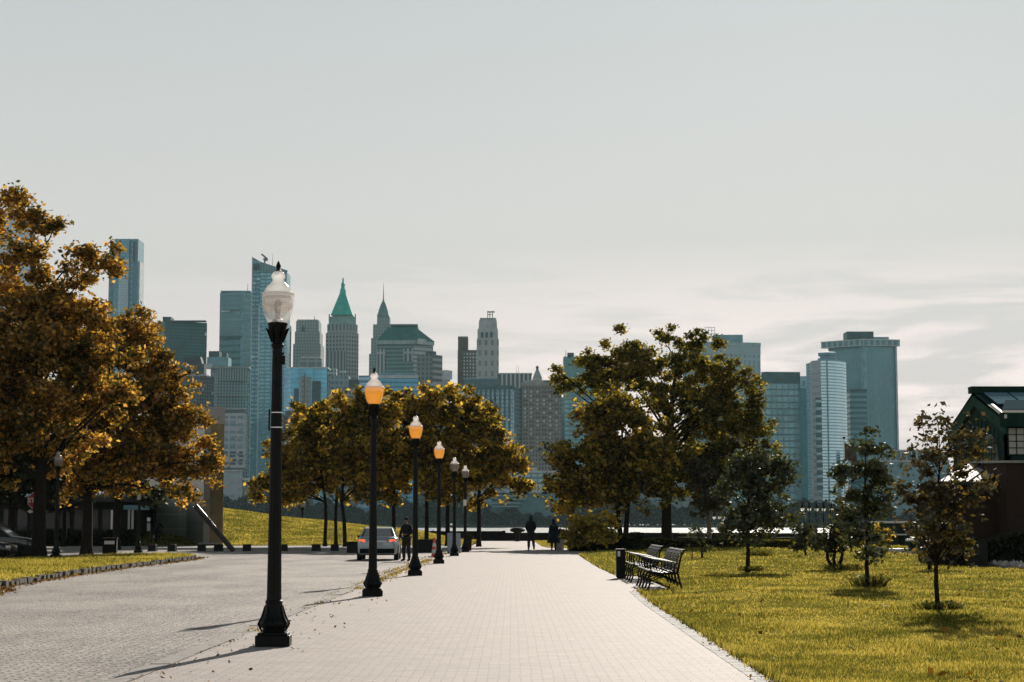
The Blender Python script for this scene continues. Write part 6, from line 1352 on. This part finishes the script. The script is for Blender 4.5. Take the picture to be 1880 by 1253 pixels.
make_tree('low many stemmed shrubby tree left of the leafy sapling', 1532, 57, [(1537, 972, 30, 24, .8), (1515, 992, 24, 18, .7), (1560, 985, 22, 22, .7), (1503, 985, 10, 12, .4)], L_DARK, 0.075, 1.1, 0.06, fork=0.5, seed=43, group=GR, clump=0.36, z0=0.05, stems=3, name='shrub')
make_tree('small tree hidden behind the nearest sapling', 1705, 55, [(1705, 960, 34, 46), (1700, 1010, 24, 18, .7)], L_DARK, 0.08, 1.1, 0.06, fork=0.6, seed=45, group=GR, clump=0.4, z0=0.05)
make_tree('small leaning shrub with few leaves on the lawn between benches and lawn tree', 1289, 72, [(1292, 985, 14, 16, .5), (1300, 1005, 10, 8, .3), (1278, 975, 10, 12, .3)], L_DARK, 0.07, 0.8, 0.05, fork=0.35, seed=47, clump=0.28, z0=0.05, name='shrub', cat='shrub')
make_tree('bare thin sapling just left of the small leaning shrub', 1270, 70, [(1266, 985, 8, 14, .2)], L_DARK, 0.05, 0.5, 0.022, fork=0.6, seed=48, clump=0.25, z0=0.05, name='sapling')
make_tree('dark conical shrub with glossy leaves at the end of the hedge', 1479, 80, [(1480, 970, 15, 22), (1480, 995, 20, 22), (1465, 990, 12, 20, .7)], L_DARK, 0.08, 1.4, 0.05, fork=0.3, seed=49, clump=0.34, z0=0.05, name='shrub', cat='shrub')
make_tree('small yellow leaved tree behind the leafy sapling', 1618, 112, [(1615, 985, 16, 16)], L_GOLD, 0.13, 1.0, 0.06, fork=0.4, seed=51, clump=0.5, z0=0.05, name='shrub', cat='shrub')
# bushes
make_tree('big yellow green bush behind the planter, left of the twin trunk', 1078, 96, [(1066, 974, 22, 20), (1088, 962, 30, 21), (1112, 975, 18, 18), (1080, 985, 40, 14)], mat_leaf('yellow_bush_leaves', [(0.08, 0.085, 0.02), (0.24, 0.20, 0.035), (0.45, 0.35, 0.05), (0.52, 0.40, 0.07)], 0.5, 0.5), 0.11, 1.3, 0.05, fork=0.3, seed=53, clump=0.55, name='bush', cat='bush')
def hedge(label, xl, xr, yt, Y, d, leaf, n, size=0.08, name='hedge'):
    th = thing(name, label, 'hedge', (XP((xl + xr) / 2, Y), Y, 0.0)); a, b = XP(xl, Y) - th.location.x, XP(xr, Y) - th.location.x; h = ZT(yt, Y)
    P = rng.uniform(0, 1, (n, 3)); x = a + (b - a) * P[:, 0]; top = h * (1 + 0.10 * np.sin(x * 1.3) + 0.07 * np.sin(x * 3.7 + 1))
    side = rng.uniform(size=n); y = np.where(side < 0.45, rng.normal(0, 0.08, n), d * P[:, 1]); z = np.where(side < 0.45, P[:, 2] * top, top * (1 - 0.12 * P[:, 2] ** 2))
    leaves('foliage', np.stack([x, y, z], 1), size, leaf, th, 0.2)
    c = MB(); k = 24
    pts = [(a + (b - a) * i / k, h * (0.86 + 0.07 * math.sin(i * 1.7))) for i in range(k + 1)]
    for (x0, z0_), (x1, z1_) in zip(pts[:-1], pts[1:]): c.add([(x0, .12, 0), (x1, .12, 0), (x1, d - .12, 0), (x0, d - .12, 0), (x0, .12, z0_), (x1, .12, z1_), (x1, d - .12, z1_), (x0, d - .12, z0_)], [(0, 1, 5, 4), (2, 3, 7, 6), (4, 5, 6, 7)])
    c.build('branches', BARK, th); return th
hedge('long low dark hedge between the planter and the conical shrub', 1045, 1180, 983, 98, 3.0, SHRUB, 9000, 0.07)
hedge('low clipped hedge with sunlit top behind the lawn, under the large right-hand tree', 1180, 1455, 992, 104, 4.0, mat_leaf('hedge_leaves', [(0.015, 0.024, 0.010), (0.04, 0.045, 0.012), (0.13, 0.12, 0.02)], 0.4, 0.4), 16000, 0.08)
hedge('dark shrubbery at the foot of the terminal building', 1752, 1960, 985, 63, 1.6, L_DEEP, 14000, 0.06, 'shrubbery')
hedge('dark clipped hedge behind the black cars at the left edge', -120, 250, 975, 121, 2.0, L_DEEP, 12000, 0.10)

# ============================================================ GRASS, WEEDS, FALLEN LEAVES
def blades(name, X, Y, Z, h, wd, mat, label, kind='stuff'):
    n = len(X); a = rng.uniform(0, 2 * PI, n); lean = rng.normal(0, 0.35, (n, 2)) * h[:, None]
    dx, dy = np.cos(a) * wd, np.sin(a) * wd * 0.4
    V = np.stack([np.stack([X - dx, Y - dy, Z - 0.01], 1), np.stack([X + dx, Y + dy, Z - 0.01], 1), np.stack([X + lean[:, 0], Y + lean[:, 1], Z + h], 1)], 1)
    o = np_mesh(name, V, 3, mat); tag(o, label, 'grass', kind=kind); return o
pr = np.vectorize(path_right); lh = np.vectorize(lawn_h)
n = 400000; u = rng.uniform(size=n); Yg = 1.0 / (1 / 12.0 + u * (1 / 100.0 - 1 / 12.0)); PX = np.where(rng.uniform(size=n) < 0.72, rng.uniform(960, 1960, n), rng.uniform(1960, 3000, n)); Xg = (PX - 940) / F * Yg * 1.0
x0 = pr(Yg); ok = Xg > x0 + rng.normal(0.0, 0.03, n); Xg, Yg = Xg[ok], Yg[ok]
tall = 0.018 + 0.022 * np.clip(np.sin(Xg * 1.7 + Yg * 0.9) * np.sin(Yg * 0.6 - Xg) + 0.5 * np.sin(Xg * 4.1 - Yg * 2.3) + .2, 0, 1.5)
edge = np.exp(-((Xg - pr(Yg)) / 0.12) ** 2)
hgt_ = (tall * rng.uniform(0.5, 1.5, len(Xg)) + edge * 0.03) * (1 + Yg / 120)
blades('grass', Xg, Yg, lh(Xg, Yg), hgt_, 0.004 + 0.00028 * Yg, GRASSB, 'short yellow green grass of the lawn right of the path')
n = 26000; Yq = rng.uniform(98, 158, n); Xq = pr(Yq) + rng.uniform(0.02, 22, n); blades('grass', Xq, Yq, lh(Xq, Yq), rng.uniform(.04, .10, n), np.full(n, .045), GRASSB, 'strip of grass between the path end and the hedges')
# verge grass
def in_poly(x, y, P):
    c = np.zeros(len(x), bool); j = len(P) - 1
    for i in range(len(P)):
        xi, yi = P[i]; xj, yj = P[j]
        c ^= ((yi > y) != (yj > y)) & (x < (xj - xi) * (y - yi) / (yj - yi + 1e-9) + xi); j = i
    return c
n = 90000; Xv = rng.uniform(-26, -11, n); Yv = rng.uniform(40, 90, n); ok = in_poly(Xv, Yv, VERGE); Xv, Yv = Xv[ok], Yv[ok]
blades('grass', Xv, Yv, np.full(len(Xv), 0.02), rng.uniform(0.05, 0.13, len(Xv)), np.full(len(Xv), 0.02), GRASSB, 'grass of the left verge under the big trees')
n = 90000; Xm = rng.uniform(-45, -2.9, n); Ym = 125 + rng.uniform(0, 1, n) * 36; Zm = np.vectorize(hill_h)(Xm, Ym); ok = Zm > -0.2
blades('grass', Xm[ok], Ym[ok], Zm[ok], rng.uniform(0.05, 0.12, ok.sum()), np.full(ok.sum(), 0.035), GRASSB, 'grass of the mound by the river')
# tufts growing from the kerb joint
n = 9000; Yk = rng.uniform(20, 95, n); msk = (np.sin(Yk * 0.8) + np.sin(Yk * 2.3 + 1) + rng.normal(0, .5, n)) > (1.1 + (Yk < 38) * .5); msk |= (Yk > 44) & (Yk < 74) & (rng.uniform(size=n) < 0.8)
Yk = Yk[msk]; Xk = -3.72 + (Yk + 8) * 0.0024 + rng.normal(-0.10, 0.10 + 0.002 * Yk, len(Yk)); zk = np.where(Xk > -3.70 + (Yk + 8) * 0.0024, 0.0, -0.12)
DRYG = mat_leaf('dry_weeds', [(0.12, 0.10, 0.03), (0.22, 0.17, 0.045), (0.30, 0.23, 0.08)], 0.4, 0.6)
blades('weeds', Xk, Yk, zk, rng.uniform(0.015, 0.07, len(Xk)), 0.006 + 0.0004 * Yk, DRYG, 'yellow weeds growing along the kerb')
# weeds at the feet of the two saplings
WEED = mat_leaf('weed_leaves', [(0.02, 0.03, 0.01), (0.05, 0.06, 0.015), (0.16, 0.13, 0.03)], 0.5, 1.2)
for l, px, Y, w_, hh in (('dark tuft of tall weeds round the foot of the leafy sapling', 1594, 39.3, 0.26, 0.32), ('low weeds round the foot of the nearest sapling', 1722, 29.4, 0.26, 0.16), ('small dark tuft of weeds under the shrubby tree', 1545, 56.5, 0.5, 0.15), ('tuft of weeds on the lawn behind the lawn tree', 1392, 78, 0.5, 0.35), ('tuft of weeds at the foot of the lawn tree', 1378, 54.6, 0.3, 0.14)):
    c = (XP(px, Y), Y, 0.06); nb = 420; th = thing('weed_clump', l, 'weeds', c)
    r_ = rng.normal(0, w_ * .5, (nb, 2)); dirn = r_ / (np.linalg.norm(r_, axis=1)[:, None] + 0.05); hb = rng.uniform(.3, 1.1, nb) * hh
    p0 = np.stack([r_[:, 0], r_[:, 1], np.zeros(nb)], 1); p1 = np.stack([r_[:, 0] * 1.2 + dirn[:, 0] * hb * .5, r_[:, 1] * 1.2 + dirn[:, 1] * hb * .5, hb], 1); sd_ = np.array([0.014, 0, 0])
    np_mesh('stalks', np.stack([p0 - sd_, p0 + sd_, p1], 1), 3, WEED, th); lc = p0 + (p1 - p0) * rng.uniform(.4, 1, (nb, 1)); leaves('foliage', lc, 0.035, WEED, th, 0.3)
# fallen leaves: along the kerb, path edge and on the lawn
FALL = mat_leaf('fallen_leaves_mat', [(0.05, 0.03, 0.012), (0.14, 0.07, 0.02), (0.28, 0.15, 0.03), (0.34, 0.22, 0.06)], 0.2, 1.5, 0.02)
def litter(X, Y, Z, size, label):
    n = len(X); a = rng.uniform(0, 2 * PI, n); s_ = size * rng.uniform(.5, 1.4, n); t1 = rng.normal(0, .35, (n, 2))
    A = np.stack([np.cos(a) * s_, np.sin(a) * s_, t1[:, 0] * s_], 1); B = np.stack([-np.sin(a) * s_ * .6, np.cos(a) * s_ * .6, t1[:, 1] * s_], 1); C = np.stack([X, Y, Z + s_ * .45 + .004], 1)
    o = np_mesh('fallen_leaves', np.stack([C - A, C + B, C + A, C - B], 1), 4, FALL); tag(o, label, 'leaves', kind='stuff')
n = 750; Yl = 16 + rng.uniform(0, 1, n) ** 1.6 * 75; Xl = -3.70 + Yl * .0024 + rng.normal(0.0, 0.22, n) + rng.exponential(0.25, n) * rng.choice([-.4, 1], n) * (rng.uniform(size=n) < .4)
litter(Xl, Yl, np.where(Xl > -3.62, 0.0, -0.12), 0.020, 'brown fallen leaves gathered along the kerb')
n = 60; Yl = rng.uniform(17, 36, n); Xl = rng.uniform(-3.5, -2.2, n) - rng.uniform(0, .3, n); litter(Xl, Yl, np.zeros(n), 0.022, 'fallen leaves scattered on the path near the first lamp')
n = 900; Yl = 16 + rng.uniform(0, 1, n) ** 1.5 * 70; Xl = pr(Yl) + rng.normal(0.06, 0.10, n); litter(Xl, Yl, np.full(n, 0.015), 0.018, 'fallen leaves along the right edge of the path')
n = 900; Yl = 16 + rng.uniform(0, 1, n) ** 1.3 * 60; Xl = pr(Yl) + rng.uniform(0.3, 22, n); litter(Xl, Yl, lh(Xl, Yl) + 0.03, 0.045, 'scattered brown leaves on the lawn')
n = 1600; i_ = rng.integers(0, 8, n); f_ = rng.uniform(size=n); VP_ = np.array(VERGE[:9]); P_ = VP_[i_] + (VP_[i_ + 1] - VP_[i_]) * f_[:, None]; litter(P_[:, 0] + rng.normal(.22, .16, n), P_[:, 1], np.full(n, -0.12), 0.05, 'brown leaves along the verge kerb')
# gravel bed at the foot of the terminal building
gp = [(XP(1585, 100), 96.0), (XP(1700, 74), 71), (XP(1880, 57), 55.5), (XP(2000, 55), 53.5), (XP(2000, 58), 57.5), (XP(1880, 61), 60), (XP(1700, 80), 79), (XP(1590, 106), 104)]
o = MB().prism(gp, -0.2, 0.10).build('gravel_bed', GRAVEL); tag(o, kind='structure')
n = 5200; gx, gy = rng.uniform(12, 26, n * 6), rng.uniform(52, 105, n * 6); ok = in_poly(gx, gy, gp); gx, gy = gx[ok][:n], gy[ok][:n]; m_ = len(gx)
base_t = np.array([[1, 0, -.3], [-.5, .87, -.3], [-.5, -.87, -.3], [0, 0, .9]]); fcs = [(0, 1, 3), (1, 2, 3), (2, 0, 3)]
rs = rng.uniform(.04, .11, m_)[:, None, None]; Vt = base_t[None] * rs + rng.normal(0, .25, (m_, 4, 3)) * rs + np.stack([gx, gy, np.full(m_, .12)], 1)[:, None, :]
o = np_mesh('gravel', np.concatenate([Vt[:, list(f)] for f in fcs], 1).reshape(-1, 3), 3, pbr('pale_stones', (0.40, 0.38, 0.34), 0.9, 0, 0.2, 3, .4)); tag(o, 'pale loose gravel strip along the terminal building', 'gravel', kind='stuff')

# ============================================================ HAZE
hz = MB().box((0, 1720, 212), (5840, 3560, 432)).build('haze', bpy.data.materials.new('haze_air')); tag(hz, 'thin bluish haze over the river and city', 'haze', kind='stuff')
m = hz.data.materials[0]; m.use_nodes = True; t_ = NT(m.node_tree); t_.n.clear(); out = t_.new('ShaderNodeOutputMaterial'); pv = t_.new('ShaderNodeVolumePrincipled')
pv.inputs['Color'].default_value = (0.50, 0.70, 0.75, 1); pv.inputs['Density'].default_value = HAZE_D if 'HAZE_D' in globals() else 0.000045; pv.inputs['Anisotropy'].default_value = 0.0
t_.link(pv.outputs[0], out.inputs['Volume'])
